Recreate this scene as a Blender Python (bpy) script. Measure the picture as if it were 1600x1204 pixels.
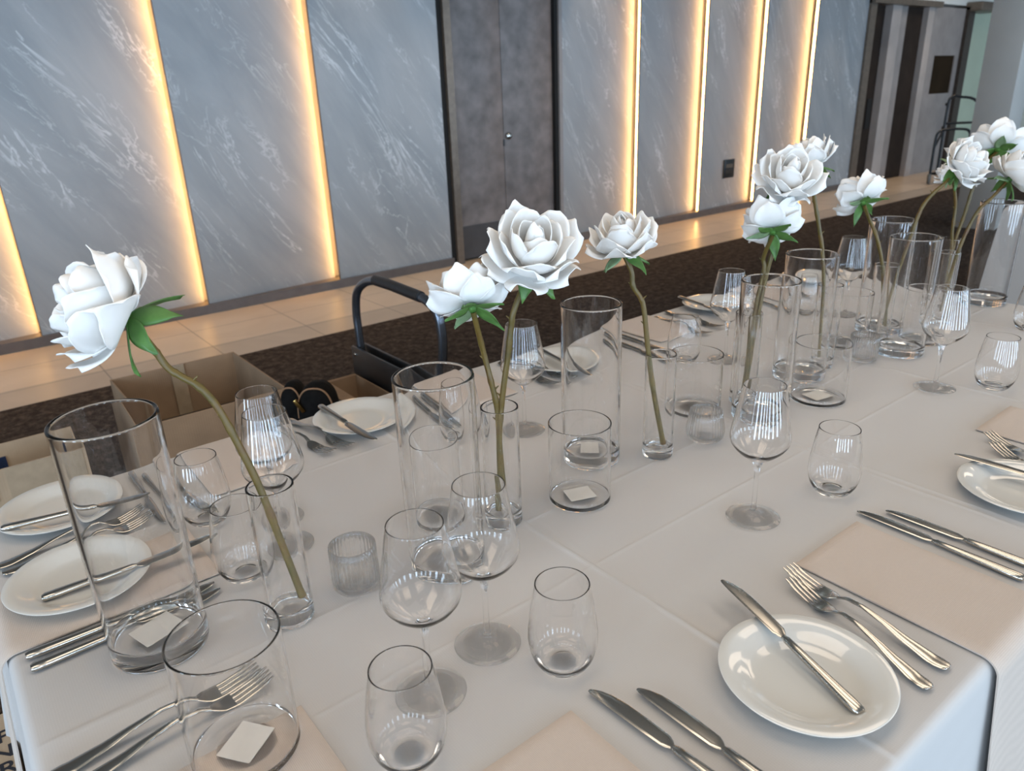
import bpy, bmesh, math, random
from mathutils import Vector, Matrix, noise

for o in list(bpy.data.objects):
    bpy.data.objects.remove(o)
SC = bpy.context.scene
COL = SC.collection
PI = math.pi
TZ = 0.75                                   # table top height

# ------------------------------------------------------------------ camera
CAM_R = Vector((0.7829, -0.6211, -0.0362))
CAM_U = Vector((0.2548, 0.2671, 0.9294))
CAM_F = Vector((0.5676, 0.7368, -0.3673))
CAM_P = Vector((0.0, 0.0, 1.37))
FPX = 1163.4
cam = bpy.data.cameras.new('camera')
cam.sensor_width = 36.0
cam.lens = FPX / 1600 * 36.0
cam.clip_start = 0.02
cam_ob = bpy.data.objects.new('camera', cam)
COL.objects.link(cam_ob)
_f = CAM_F.normalized(); _r = CAM_R.normalized(); _u = _r.cross(_f)
_m = Matrix(((_r.x, _u.x, -_f.x, CAM_P.x), (_r.y, _u.y, -_f.y, CAM_P.y), (_r.z, _u.z, -_f.z, CAM_P.z), (0, 0, 0, 1)))
cam_ob.matrix_world = _m
SC.camera = cam_ob
cam.dof.use_dof = True
cam.dof.focus_distance = 1.05
cam.dof.aperture_fstop = 8.0

# ------------------------------------------------------------------ world, light, exposure
SC.view_settings.view_transform = 'Standard'
SC.view_settings.look = 'None'
SC.view_settings.exposure = 0.08
SC.view_settings.gamma = 1.0
SC.view_settings.use_curve_mapping = False
SC.cycles.max_bounces = 24
SC.cycles.transparent_max_bounces = 64
SC.cycles.transmission_bounces = 20
SC.cycles.glossy_bounces = 4
SC.cycles.diffuse_bounces = 4
SC.cycles.caustics_reflective = False
SC.cycles.caustics_refractive = True
SC.cycles.sample_clamp_indirect = 8.0
SC.cycles.blur_glossy = 0.0

w = bpy.data.worlds.new('daylight'); SC.world = w
w.use_nodes = True
bg = w.node_tree.nodes['Background']
bg.inputs[0].default_value = (0.62, 0.78, 1.0, 1)
bg.inputs[1].default_value = 1.2


def area(name, loc, rot, sx, sy, power, color, spread=PI):
    l = bpy.data.lights.new(name, 'AREA'); l.shape = 'RECTANGLE'
    l.size = sx; l.size_y = sy; l.energy = power; l.color = color
    l.spread = spread
    o = bpy.data.objects.new(name, l); COL.objects.link(o)
    o.location = loc; o.rotation_euler = rot
    return o


DAY = (0.60, 0.79, 1.0)
WIN_FRONT_Y = -4.2
WIN_LEFT_X = -3.8
FRONT_PANES = [(-3.0 + 1.5 * i, 0.50) for i in range(12)]     # centre x, width
LEFT_PANES = [(-3.4 + 1.5 * i, 0.50) for i in range(4)]
for i, (x, wd) in enumerate(FRONT_PANES):
    area('window_daylight', (x, WIN_FRONT_Y - 0.02, 1.2), (PI / 2, 0, 0), wd, 2.2, 54.0, DAY)
for i, (y, wd) in enumerate(LEFT_PANES):
    area('window_daylight', (WIN_LEFT_X - 0.02, y, 1.2), (PI / 2, 0, -PI / 2), wd, 2.2, 62.0, DAY)
# warm fill panels under the ceiling, added for light, out of view
WARM = (1.0, 0.82, 0.64)
FILL_PANELS = [(-1.2, 0.75), (0.5, 0.75), (2.2, 0.75), (4.4, 0.75), (6.6, 0.75), (11.4, 3.9), (-0.6, -1.4), (1.6, -1.4), (3.8, -1.4)]
for (x, y) in FILL_PANELS:
    area('ceiling_fill_panel', (x, y, 2.985), (0, 0, 0), 1.15, 1.15, 13.5, WARM)
WALLWASH = [2.86, 5.2, 6.95, 8.3]
for x in WALLWASH:
    l = bpy.data.lights.new('wall_wash_lamp', 'SPOT'); l.energy = 16; l.color = (1.0, 0.7, 0.42)
    l.spot_size = 0.75; l.spot_blend = 0.6; l.shadow_soft_size = 0.04
    o = bpy.data.objects.new('wall_wash_lamp', l); COL.objects.link(o)
    o.location = (x, 4.85, 2.97)
    o.rotation_euler = (math.radians(20), 0, 0)
for i in range(12):  # unseen spots added to brighten the tiles along the wall
    l = bpy.data.lights.new('floor_fill_spot', 'SPOT'); l.energy = 42; l.color = (1.0, 0.72, 0.45)
    l.spot_size = 1.05; l.spot_blend = 0.7; l.shadow_soft_size = 0.05
    o = bpy.data.objects.new('floor_fill_spot', l); COL.objects.link(o)
    o.location = (-1.2 + 1.15 * i, 4.72, 2.97)


# ------------------------------------------------------------------ helpers
def ray(px, py):
    return ((px - 800) / FPX) * CAM_R - ((py - 602) / FPX) * CAM_U + CAM_F


def T(px, py, z=TZ):
    """the point of the horizontal plane z seen at a photo pixel"""
    d = ray(px, py)
    return CAM_P + d * ((z - CAM_P.z) / d.z)


FH = Vector((CAM_F.x, CAM_F.y, 0)).normalized()


def D(px, py, ref, off=0.0):
    """the point at a photo pixel as deep in the room as ref"""
    d = ray(px, py)
    k = (Vector(ref) - CAM_P).dot(FH) + off
    return CAM_P + d * (k / d.dot(FH))


def link(name, me, m=None, parent=None):
    o = bpy.data.objects.new(name, me); COL.objects.link(o)
    if m is not None and not me.materials: me.materials.append(m)
    if parent is not None: o.parent = parent
    return o


def obj(name, bm, m=None, parent=None, smooth=35, recalc=True):
    me = bpy.data.meshes.new(name)
    if recalc: bmesh.ops.recalc_face_normals(bm, faces=bm.faces)
    bm.to_mesh(me); bm.free()
    if smooth:
        me.polygons.foreach_set('use_smooth', [True] * len(me.polygons))
        me.set_sharp_from_angle(angle=math.radians(smooth))
    return link(name, me, m, parent)


def tag(o, label, cat, group=None, kind=None):
    if label: o['label'] = label
    if cat: o['category'] = cat
    if group: o['group'] = group
    if kind: o['kind'] = kind
    return o


def empty(name, label, cat, loc=(0, 0, 0), group=None):
    o = bpy.data.objects.new(name, None); COL.objects.link(o)
    o.empty_display_size = 0.05
    o.location = loc
    return tag(o, label, cat, group)


def dup(root, loc=None, label=None, group=None):
    r = root.copy(); COL.objects.link(r)
    if loc is not None: r.location = loc
    if label: r['label'] = label
    if group: r['group'] = group
    for ch in list(root.children):
        c = ch.copy(); COL.objects.link(c); c.parent = r
        for g in ch.children:
            d = g.copy(); COL.objects.link(d); d.parent = c
    return r


def box(bm, x0, x1, y0, y1, z0, z1, bev=0.0, rot=None):
    r = bmesh.ops.create_cube(bm, size=1)
    vs = r['verts']
    for v in vs:
        v.co = Vector(((x0 + x1) / 2 + v.co.x * (x1 - x0), (y0 + y1) / 2 + v.co.y * (y1 - y0), (z0 + z1) / 2 + v.co.z * (z1 - z0)))
    if bev > 0:
        es = list({e for v in vs for e in v.link_edges})
        bmesh.ops.bevel(bm, geom=es, offset=bev, segments=2, profile=0.5, affect='EDGES')
    if rot is not None:
        for v in vs:
            if v.is_valid: v.co = rot @ v.co
    return vs


def boxobj(name, dims, m, parent=None, bev=0.0):
    bm = bmesh.new(); box(bm, *dims, bev=bev)
    return obj(name, bm, m, parent)


def struct(o, kind='structure'):
    o['kind'] = kind
    return o


def lathe(bm, prof, seg=48, cx=0, cy=0, rib=None):
    """prof: list of (r, z); a point on the axis closes the surface"""
    rings = []
    for (r, z) in prof:
        if r < 1e-6:
            rings.append([bm.verts.new((cx, cy, z))])
        else:
            ring = []
            for i in range(seg):
                a = 2 * PI * i / seg
                rr = r * (rib(a, z) if rib else 1)
                ring.append(bm.verts.new((cx + rr * math.cos(a), cy + rr * math.sin(a), z)))
            rings.append(ring)
    for A, B in zip(rings, rings[1:]):
        if len(A) == 1 and len(B) == 1: continue
        for i in range(seg):
            j = (i + 1) % seg
            if len(A) == 1: bm.faces.new((A[0], B[i], B[j]))
            elif len(B) == 1: bm.faces.new((A[i], A[j], B[0]))
            else: bm.faces.new((A[i], A[j], B[j], B[i]))


def closed_lathe(bm, prof, seg=48, rib=None):
    lathe(bm, prof + [prof[0]], seg, rib=rib)
    bmesh.ops.remove_doubles(bm, verts=bm.verts, dist=1e-6)


def tube(bm, pts, rad, seg=10, caps=True):
    pts = [Vector(p) for p in pts]
    n = len(pts)
    if not isinstance(rad, (list, tuple)): rad = [rad] * n
    t0 = (pts[1] - pts[0]).normalized()
    up = Vector((0, 0, 1)) if abs(t0.z) < 0.9 else Vector((1, 0, 0))
    nrm = t0.cross(up).normalized()
    rings = []
    for i in range(n):
        if i == 0: t = t0
        elif i == n - 1: t = (pts[i] - pts[i - 1]).normalized()
        else: t = (pts[i + 1] - pts[i - 1]).normalized()
        nrm = (nrm - t * nrm.dot(t)).normalized()
        b = t.cross(nrm)
        rings.append([bm.verts.new(pts[i] + (nrm * math.cos(2 * PI * k / seg) + b * math.sin(2 * PI * k / seg)) * rad[i]) for k in range(seg)])
    for A, B in zip(rings, rings[1:]):
        for k in range(seg):
            bm.faces.new((A[k], A[(k + 1) % seg], B[(k + 1) % seg], B[k]))
    if caps:
        bm.faces.new(rings[0][::-1]); bm.faces.new(rings[-1])


def spline(pts, per=8):
    pts = [Vector(p) for p in pts]
    P = [pts[0] * 2 - pts[1]] + pts + [pts[-1] * 2 - pts[-2]]
    out = []
    for i in range(1, len(P) - 2):
        a, b, c, d = P[i - 1], P[i], P[i + 1], P[i + 2]
        for k in range(per):
            t = k / per
            out.append(0.5 * ((2 * b) + (c - a) * t + (2 * a - 5 * b + 4 * c - d) * t * t + (3 * b - a - 3 * c + d) * t ** 3))
    out.append(pts[-1])
    return out


# ------------------------------------------------------------------ materials
def mat(name):
    m = bpy.data.materials.new(name); m.use_nodes = True
    nt = m.node_tree
    return m, nt, nt.nodes['Principled BSDF'], nt.nodes['Material Output']


def N(nt, t, **kw):
    n = nt.nodes.new(t)
    for k, v in kw.items():
        if k.startswith('i_'):
            key = k[2:]
            n.inputs[int(key) if key.isdigit() else key].default_value = v
        else: setattr(n, k, v)
    return n


def ramp(nt, src, stops):
    r = nt.nodes.new('ShaderNodeValToRGB')
    e = r.color_ramp.elements
    e[0].position, e[0].color = stops[0][0], (*stops[0][1], 1)
    e[1].position, e[1].color = stops[-1][0], (*stops[-1][1], 1)
    for p, c in stops[1:-1]:
        k = e.new(p); k.color = (*c, 1)
    nt.links.new(src, r.inputs[0])
    return r.outputs[0]


def bump(nt, p, src, strength, dist=0.01):
    b = N(nt, 'ShaderNodeBump', i_Strength=strength, i_Distance=dist)
    nt.links.new(src, b.inputs['Height']); nt.links.new(b.outputs[0], p.inputs['Normal'])


def simple(name, color, rough=0.5, metal=0.0, noise_amt=0.12, scale=12.0, bmp=0.0, coat=0.0, spec=0.5):
    m, nt, p, out = mat(name)
    tc = N(nt, 'ShaderNodeTexCoord')
    nz = N(nt, 'ShaderNodeTexNoise', i_Scale=scale, i_Detail=5.0)
    nt.links.new(tc.outputs['Object'], nz.inputs['Vector'])
    c0 = tuple(c * (1 - noise_amt) for c in color); c1 = tuple(min(1, c * (1 + noise_amt)) for c in color)
    nt.links.new(ramp(nt, nz.outputs[0], [(0.3, c0), (0.7, c1)]), p.inputs['Base Color'])
    p.inputs['Roughness'].default_value = rough; p.inputs['Metallic'].default_value = metal
    p.inputs['Coat Weight'].default_value = coat; p.inputs['Specular IOR Level'].default_value = spec
    if bmp: bump(nt, p, nz.outputs[0], bmp, 0.002)
    return m


def m_glass():
    m, nt, p, out = mat('clear_glass')
    p.inputs['Transmission Weight'].default_value = 1.0
    p.inputs['Roughness'].default_value = 0.0
    p.inputs['IOR'].default_value = 1.45
    p.inputs['Base Color'].default_value = (1.0, 1.0, 1.0, 1)
    return m


def m_glass_thin(straight=0.6):
    """very thin or lightly ribbed glass: most light goes straight through, the rest is refracted"""
    m, nt, p, out = mat('thin_clear_glass')
    p.inputs['Transmission Weight'].default_value = 1.0
    p.inputs['Roughness'].default_value = 0.0
    p.inputs['IOR'].default_value = 1.45
    p.inputs['Base Color'].default_value = (1.0, 1.0, 1.0, 1)
    lw = N(nt, 'ShaderNodeLayerWeight', i_Blend=0.5)
    p5 = N(nt, 'ShaderNodeMath', operation='POWER'); p5.inputs[1].default_value = 5.0
    nt.links.new(lw.outputs['Facing'], p5.inputs[0])
    mr = N(nt, 'ShaderNodeMapRange'); mr.inputs['To Min'].default_value = 0.035; mr.inputs['To Max'].default_value = 0.9
    nt.links.new(p5.outputs[0], mr.inputs['Value'])
    tr = N(nt, 'ShaderNodeBsdfTransparent')
    gl = N(nt, 'ShaderNodeBsdfGlossy', i_Roughness=0.0)
    mx = N(nt, 'ShaderNodeMixShader')
    nt.links.new(mr.outputs[0], mx.inputs[0]); nt.links.new(tr.outputs[0], mx.inputs[1]); nt.links.new(gl.outputs[0], mx.inputs[2])
    m2 = N(nt, 'ShaderNodeMixShader'); m2.inputs[0].default_value = straight
    nt.links.new(p.outputs[0], m2.inputs[1]); nt.links.new(mx.outputs[0], m2.inputs[2])
    nt.links.new(m2.outputs[0], out.inputs[0])
    return m


def m_stone():
    m, nt, p, out = mat('grey_veined_stone')
    tc = N(nt, 'ShaderNodeTexCoord')
    mp = N(nt, 'ShaderNodeMapping'); mp.inputs['Rotation'].default_value = (0, math.radians(33), 0)
    ge = N(nt, 'ShaderNodeNewGeometry')
    nt.links.new(ge.outputs['Position'], mp.inputs['Vector'])
    st = N(nt, 'ShaderNodeMapping'); st.inputs['Scale'].default_value = (2.6, 1.0, 0.62)
    nt.links.new(mp.outputs[0], st.inputs['Vector'])
    n1 = N(nt, 'ShaderNodeTexNoise', i_Scale=1.3, i_Detail=8.0, i_Roughness=0.62, i_Distortion=0.7)
    nt.links.new(st.outputs[0], n1.inputs['Vector'])
    base = ramp(nt, n1.outputs[0], [(0.28, (0.265, 0.29, 0.31)), (0.5, (0.32, 0.34, 0.358)), (0.72, (0.385, 0.40, 0.415))])

    def veins(scale, width, dist):
        n = N(nt, 'ShaderNodeTexNoise', i_Scale=scale, i_Detail=6.0, i_Roughness=0.6, i_Distortion=dist)
        nt.links.new(st.outputs[0], n.inputs['Vector'])
        a = N(nt, 'ShaderNodeMath', operation='SUBTRACT'); a.inputs[1].default_value = 0.5
        nt.links.new(n.outputs[0], a.inputs[0])
        b = N(nt, 'ShaderNodeMath', operation='ABSOLUTE'); nt.links.new(a.outputs[0], b.inputs[0])
        return ramp(nt, b.outputs[0], [(0.0, (1, 1, 1)), (width, (0, 0, 0))])
    v1 = veins(0.8, 0.008, 0.8); v2 = veins(1.7, 0.014, 1.6)
    mk = N(nt, 'ShaderNodeTexNoise', i_Scale=2.2, i_Detail=3.0)
    nt.links.new(st.outputs[0], mk.inputs['Vector'])
    msk = ramp(nt, mk.outputs[0], [(0.46, (0, 0, 0)), (0.64, (1, 1, 1))])
    sm = N(nt, 'ShaderNodeMix', data_type='RGBA', blend_type='LIGHTEN'); sm.inputs[0].default_value = 1
    nt.links.new(v1, sm.inputs[6]); nt.links.new(v2, sm.inputs[7])
    mu = N(nt, 'ShaderNodeMix', data_type='RGBA', blend_type='MULTIPLY'); mu.inputs[0].default_value = 1
    nt.links.new(sm.outputs[2], mu.inputs[6]); nt.links.new(msk, mu.inputs[7])
    fin = N(nt, 'ShaderNodeMix', data_type='RGBA')
    nt.links.new(mu.outputs[2], fin.inputs[0]); nt.links.new(base, fin.inputs[6])
    fin.inputs[7].default_value = (0.62, 0.65, 0.67, 1)
    nt.links.new(fin.outputs[2], p.inputs['Base Color'])
    fine = N(nt, 'ShaderNodeTexNoise', i_Scale=160.0, i_Detail=3.0)
    nt.links.new(tc.outputs['Object'], fine.inputs['Vector'])
    bump(nt, p, fine.outputs[0], 0.12, 0.002)
    p.inputs['Roughness'].default_value = 0.42
    return m


def m_cloth(name, color, weave=900.0, strength=0.1, mottle=0.04, rough=0.85, wrinkle=0.0):
    m, nt, p, out = mat(name)
    tc = N(nt, 'ShaderNodeTexCoord')
    n1 = N(nt, 'ShaderNodeTexNoise', i_Scale=weave * 0.25, i_Detail=2.0)
    nt.links.new(tc.outputs['Object'], n1.inputs['Vector'])
    wx = N(nt, 'ShaderNodeTexWave', i_Scale=weave / 6.28, i_Distortion=1.0); wx.bands_direction = 'X'
    wy = N(nt, 'ShaderNodeTexWave', i_Scale=weave / 6.28, i_Distortion=1.0); wy.bands_direction = 'Y'
    nt.links.new(tc.outputs['Object'], wx.inputs['Vector']); nt.links.new(tc.outputs['Object'], wy.inputs['Vector'])
    ad = N(nt, 'ShaderNodeMath', operation='ADD'); nt.links.new(wx.outputs[1], ad.inputs[0]); nt.links.new(wy.outputs[1], ad.inputs[1])
    a2 = N(nt, 'ShaderNodeMath', operation='ADD'); nt.links.new(ad.outputs[0], a2.inputs[0]); nt.links.new(n1.outputs[0], a2.inputs[1])
    c0 = tuple(c * (1 - mottle) for c in color); c1 = tuple(min(1, c * (1 + mottle)) for c in color)
    sc = N(nt, 'ShaderNodeMath', operation='MULTIPLY'); sc.inputs[1].default_value = 0.33
    nt.links.new(a2.outputs[0], sc.inputs[0])
    nt.links.new(ramp(nt, sc.outputs[0], [(0.3, c0), (0.7, c1)]), p.inputs['Base Color'])
    src = a2.outputs[0]
    bump(nt, p, src, strength, 0.0006)
    p.inputs['Roughness'].default_value = rough
    p.inputs['Sheen Weight'].default_value = 0.15
    p.inputs['Specular IOR Level'].default_value = 0.25
    return m


def m_emit(name, color, strength):
    m, nt, p, out = mat(name)
    p.inputs['Base Color'].default_value = (*color, 1)
    p.inputs['Emission Color'].default_value = (*color, 1)
    p.inputs['Emission Strength'].default_value = strength
    return m


def m_petal():
    m, nt, p, out = mat('white_silk_petal')
    tc = N(nt, 'ShaderNodeTexCoord')
    nz = N(nt, 'ShaderNodeTexNoise', i_Scale=30.0, i_Detail=3.0)
    nt.links.new(tc.outputs['Object'], nz.inputs['Vector'])
    nt.links.new(ramp(nt, nz.outputs[0], [(0.3, (0.90, 0.88, 0.85)), (0.7, (0.95, 0.94, 0.925))]), p.inputs['Base Color'])
    p.inputs['Roughness'].default_value = 0.6
    p.inputs['Specular IOR Level'].default_value = 0.25
    n2 = N(nt, 'ShaderNodeTexNoise', i_Scale=220.0, i_Detail=2.0)
    nt.links.new(tc.outputs['Object'], n2.inputs['Vector'])
    bump(nt, p, n2.outputs[0], 0.08, 0.0008)
    tl = N(nt, 'ShaderNodeBsdfTranslucent'); tl.inputs[0].default_value = (0.9, 0.89, 0.86, 1)
    mx = N(nt, 'ShaderNodeMixShader'); mx.inputs[0].default_value = 0.3
    nt.links.new(p.outputs[0], mx.inputs[1]); nt.links.new(tl.outputs[0], mx.inputs[2])
    nt.links.new(mx.outputs[0], out.inputs[0])
    return m


def m_stem():
    m, nt, p, out = mat('olive_green_stem')
    tc = N(nt, 'ShaderNodeTexCoord')
    nz = N(nt, 'ShaderNodeTexNoise', i_Scale=26.0, i_Detail=4.0)
    nt.links.new(tc.outputs['Object'], nz.inputs['Vector'])
    nt.links.new(ramp(nt, nz.outputs[0], [(0.3, (0.058, 0.046, 0.006)), (0.55, (0.105, 0.066, 0.009)), (0.72, (0.085, 0.034, 0.008))]), p.inputs['Base Color'])
    p.inputs['Roughness'].default_value = 0.45
    return m


def m_carpet():
    m, nt, p, out = mat('dark_brown_carpet')
    tc = N(nt, 'ShaderNodeTexCoord')
    n1 = N(nt, 'ShaderNodeTexNoise', i_Scale=22.0, i_Detail=9.0, i_Roughness=0.82)
    nt.links.new(tc.outputs['Object'], n1.inputs['Vector'])
    n2 = N(nt, 'ShaderNodeTexVoronoi', i_Scale=160.0)
    nt.links.new(tc.outputs['Object'], n2.inputs['Vector'])
    nt.links.new(ramp(nt, n1.outputs[0], [(0.38, (0.024, 0.019, 0.016)), (0.52, (0.062, 0.048, 0.041)), (0.66, (0.15, 0.115, 0.095))]), p.inputs['Base Color'])
    p.inputs['Roughness'].default_value = 0.95; p.inputs['Specular IOR Level'].default_value = 0.1
    bump(nt, p, n2.outputs[0], 0.6, 0.006)
    return m


def m_tile(name, c0, c1, scale, rough):
    m, nt, p, out = mat(name)
    tc = N(nt, 'ShaderNodeTexCoord')
    br = N(nt, 'ShaderNodeTexBrick', offset=0.0, i_Scale=1.0)
    br.inputs['Mortar Size'].default_value = 0.004
    br.inputs['Brick Width'].default_value = scale[0]; br.inputs['Row Height'].default_value = scale[1]
    br.inputs['Mortar'].default_value = (c0[0] * 0.55, c0[1] * 0.55, c0[2] * 0.55, 1)
    nz = N(nt, 'ShaderNodeTexNoise', i_Scale=2.5, i_Detail=7.0, i_Distortion=1.2)
    nt.links.new(tc.outputs['Object'], nz.inputs['Vector']); nt.links.new(tc.outputs['Object'], br.inputs['Vector'])
    c = ramp(nt, nz.outputs[0], [(0.3, c0), (0.7, c1)])
    nt.links.new(c, br.inputs['Color1']); nt.links.new(c, br.inputs['Color2'])
    nt.links.new(br.outputs[0], p.inputs['Base Color'])
    p.inputs['Roughness'].default_value = rough
    return m


def m_cardboard(name='brown_cardboard', color=(0.31, 0.205, 0.125)):
    m, nt, p, out = mat(name)
    tc = N(nt, 'ShaderNodeTexCoord')
    wv = N(nt, 'ShaderNodeTexWave', i_Scale=42.0, i_Distortion=0.4); wv.bands_direction = 'X'
    nz = N(nt, 'ShaderNodeTexNoise', i_Scale=9.0, i_Detail=5.0)
    nt.links.new(tc.outputs['Object'], wv.inputs['Vector']); nt.links.new(tc.outputs['Object'], nz.inputs['Vector'])
    c0 = tuple(c * 0.86 for c in color); c1 = tuple(c * 1.12 for c in color)
    nt.links.new(ramp(nt, nz.outputs[0], [(0.3, c0), (0.7, c1)]), p.inputs['Base Color'])
    bump(nt, p, wv.outputs[1], 0.15, 0.001)
    p.inputs['Roughness'].default_value = 0.8
    return m


M = {}
M['glass'] = m_glass()
M['glass_thin'] = m_glass_thin(0.55)
M['glass_rib'] = m_glass_thin(0.35)
M['stone'] = m_stone()
M['cloth'] = m_cloth('white_table_linen', (0.445, 0.432, 0.42), 700, 0.04, 0.01, 0.75)
M['linen'] = m_cloth('beige_linen', (0.47, 0.40, 0.345), 1100, 0.25, 0.05, 0.9)
M['petal'] = m_petal()
M['stem'] = m_stem()
M['leaf'] = simple('green_sepal', (0.062, 0.15, 0.03), 0.45, noise_amt=0.35, scale=40)
M['leaf_pale'] = simple('pale_green_sepal', (0.19, 0.29, 0.15), 0.5, noise_amt=0.25, scale=40)
M['carpet'] = m_carpet()
M['tile'] = m_tile('beige_stone_tile', (0.62, 0.50, 0.38), (0.70, 0.575, 0.45), (0.6, 0.82), 0.28)
M['tile_grey'] = m_tile('taupe_border_tile', (0.46, 0.385, 0.31), (0.54, 0.455, 0.37), (0.6, 0.3), 0.33)
M['board'] = m_cardboard()
M['board_pale'] = m_cardboard('pale_cardboard', (0.42, 0.31, 0.205))
M['steel'] = simple('polished_stainless_steel', (0.50, 0.48, 0.44), 0.18, 1.0, 0.04, 60)
M['china'] = simple('white_glazed_china', (0.58, 0.58, 0.555), 0.09, 0.0, 0.01, 5, coat=0.6)
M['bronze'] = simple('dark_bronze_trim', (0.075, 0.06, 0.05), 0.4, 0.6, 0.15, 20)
M['bronze_brown'] = simple('brown_bronze_frame', (0.17, 0.135, 0.105), 0.4, 0.4, 0.15, 20)  # browner and paler than the dark trim
M['base'] = simple('grey_brown_skirting', (0.13, 0.115, 0.11), 0.35, 0.3, 0.12, 14)
M['door'] = simple('mottled_taupe_leather_door', (0.185, 0.167, 0.163), 0.55, 0.0, 0.30, 7.5, bmp=0.1)
M['kick'] = simple('dark_kick_plate', (0.075, 0.07, 0.07), 0.4, 0.5, 0.1, 10)
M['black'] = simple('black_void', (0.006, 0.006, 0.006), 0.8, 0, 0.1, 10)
M['darkwood'] = simple('dark_brown_door', (0.028, 0.020, 0.016), 0.75, 0, 0.2, 6, spec=0.15)
M['niche'] = simple('dark_brown_niche', (0.026, 0.016, 0.008), 0.8, 0, 0.2, 4, spec=0.1)
M['taupe'] = simple('taupe_wall_panel', (0.29, 0.265, 0.255), 0.6, 0, 0.12, 5)
M['jamb'] = simple('pale_taupe_jamb', (0.40, 0.36, 0.34), 0.5, 0, 0.08, 5)
M['white'] = simple('white_plaster', (0.74, 0.75, 0.72), 0.85, 0, 0.03, 3)
M['ceil'] = simple('grey_white_ceiling', (0.26, 0.255, 0.235), 0.9, 0, 0.03, 3)
M['green'] = simple('pale_green_wall', (0.52, 0.60, 0.47), 0.8, 0, 0.05, 2)
M['column'] = simple('pale_grey_column_cladding', (0.40, 0.395, 0.375), 0.55, 0, 0.06, 3)
M['wallpaint'] = simple('grey_wall_paint', (0.45, 0.44, 0.42), 0.85, 0, 0.04, 3)
M['led'] = m_emit('warm_led', (1.0, 0.52, 0.17), 20.0)
M['black_metal'] = simple('black_powder_coated_metal', (0.018, 0.019, 0.021), 0.38, 0.2, 0.2, 30)
M['tube'] = simple('dark_blue_grey_tube', (0.15, 0.17, 0.205), 0.24, 0.85, 0.1, 30)
M['bag'] = simple('black_bag_fabric', (0.006, 0.006, 0.006), 0.8, 0, 0.3, 60, spec=0.12)
M['tan'] = simple('tan_piping', (0.30, 0.17, 0.09), 0.6, 0, 0.1, 30)
M['gold'] = simple('gold_metal', (0.85, 0.55, 0.18), 0.22, 1.0, 0.05, 30)
M['paper'] = simple('white_label_paper', (0.55, 0.53, 0.49), 0.7, 0, 0.05, 40)
M['rubber'] = simple('grey_rubber', (0.16, 0.17, 0.17), 0.7, 0, 0.1, 30)
M['ink'] = simple('black_ink', (0.012, 0.012, 0.018), 0.7, 0, 0.05, 30)
M['blue_tape'] = simple('dark_blue_sticker', (0.02, 0.035, 0.08), 0.3, 0, 0.2, 60)
M['tape'] = simple('clear_packing_tape', (0.40, 0.31, 0.215), 0.15, 0, 0.1, 30, coat=0.8)

# ------------------------------------------------------------------ room shell
X0, X1, Y0, Y1, ZC = -3.8, 15.0, -4.2, 5.42, 3.0
bm = bmesh.new(); box(bm, X0, X1, 4.525, Y1 + 0.1, -0.1, 0.0)
struct(obj('floor', bm, M['tile'], smooth=0))
bm = bmesh.new(); box(bm, X0, X1, 4.222, 4.525, -0.1, 0.0)
struct(obj('floor', bm, M['tile_grey'], smooth=0))
bm = bmesh.new(); box(bm, X0, X1, Y0, 4.222, -0.1, 0.0)
struct(obj('floor', bm, M['carpet'], smooth=0))
struct(boxobj('ceiling', (X0, X1, Y0, Y1 + 0.1, ZC, ZC + 0.1), M['ceil']))
struct(boxobj('wall_back', (X0, 9.9, Y1, Y1 + 0.1, 0, ZC), M['wallpaint']))
struct(boxobj('wall_back', (9.9, X1, Y1 - 0.1, Y1 + 0.1, 2.28, ZC), M['white']))
struct(boxobj('wall_right', (X1, X1 + 0.1, Y0, Y1 + 1.4, 0, ZC), M['white']))


def window_wall(horizontal, panes, name, fixed, a0, a1):
    """a wall with glazed openings: sill, head and the piers between the openings"""
    bm = bmesh.new()

    def bx(p, q, z0, z1):
        if horizontal: box(bm, p, q, fixed - 0.1, fixed, z0, z1)
        else: box(bm, fixed - 0.1, fixed, p, q, z0, z1)
    bx(a0, a1, 0, 0.1); bx(a0, a1, 2.3, ZC)
    edges = [a0] + [e for c, wd in panes for e in (c - wd / 2, c + wd / 2)] + [a1]
    for p, q in zip(edges[0::2], edges[1::2]):
        if q - p > 1e-3: bx(p, q, 0.1, 2.3)
    return struct(obj(name, bm, M['wallpaint'], smooth=0))


window_wall(True, FRONT_PANES, 'wall_front', Y0, X0, X1)
window_wall(False, LEFT_PANES, 'wall_left', X0, Y0, Y1)

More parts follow.
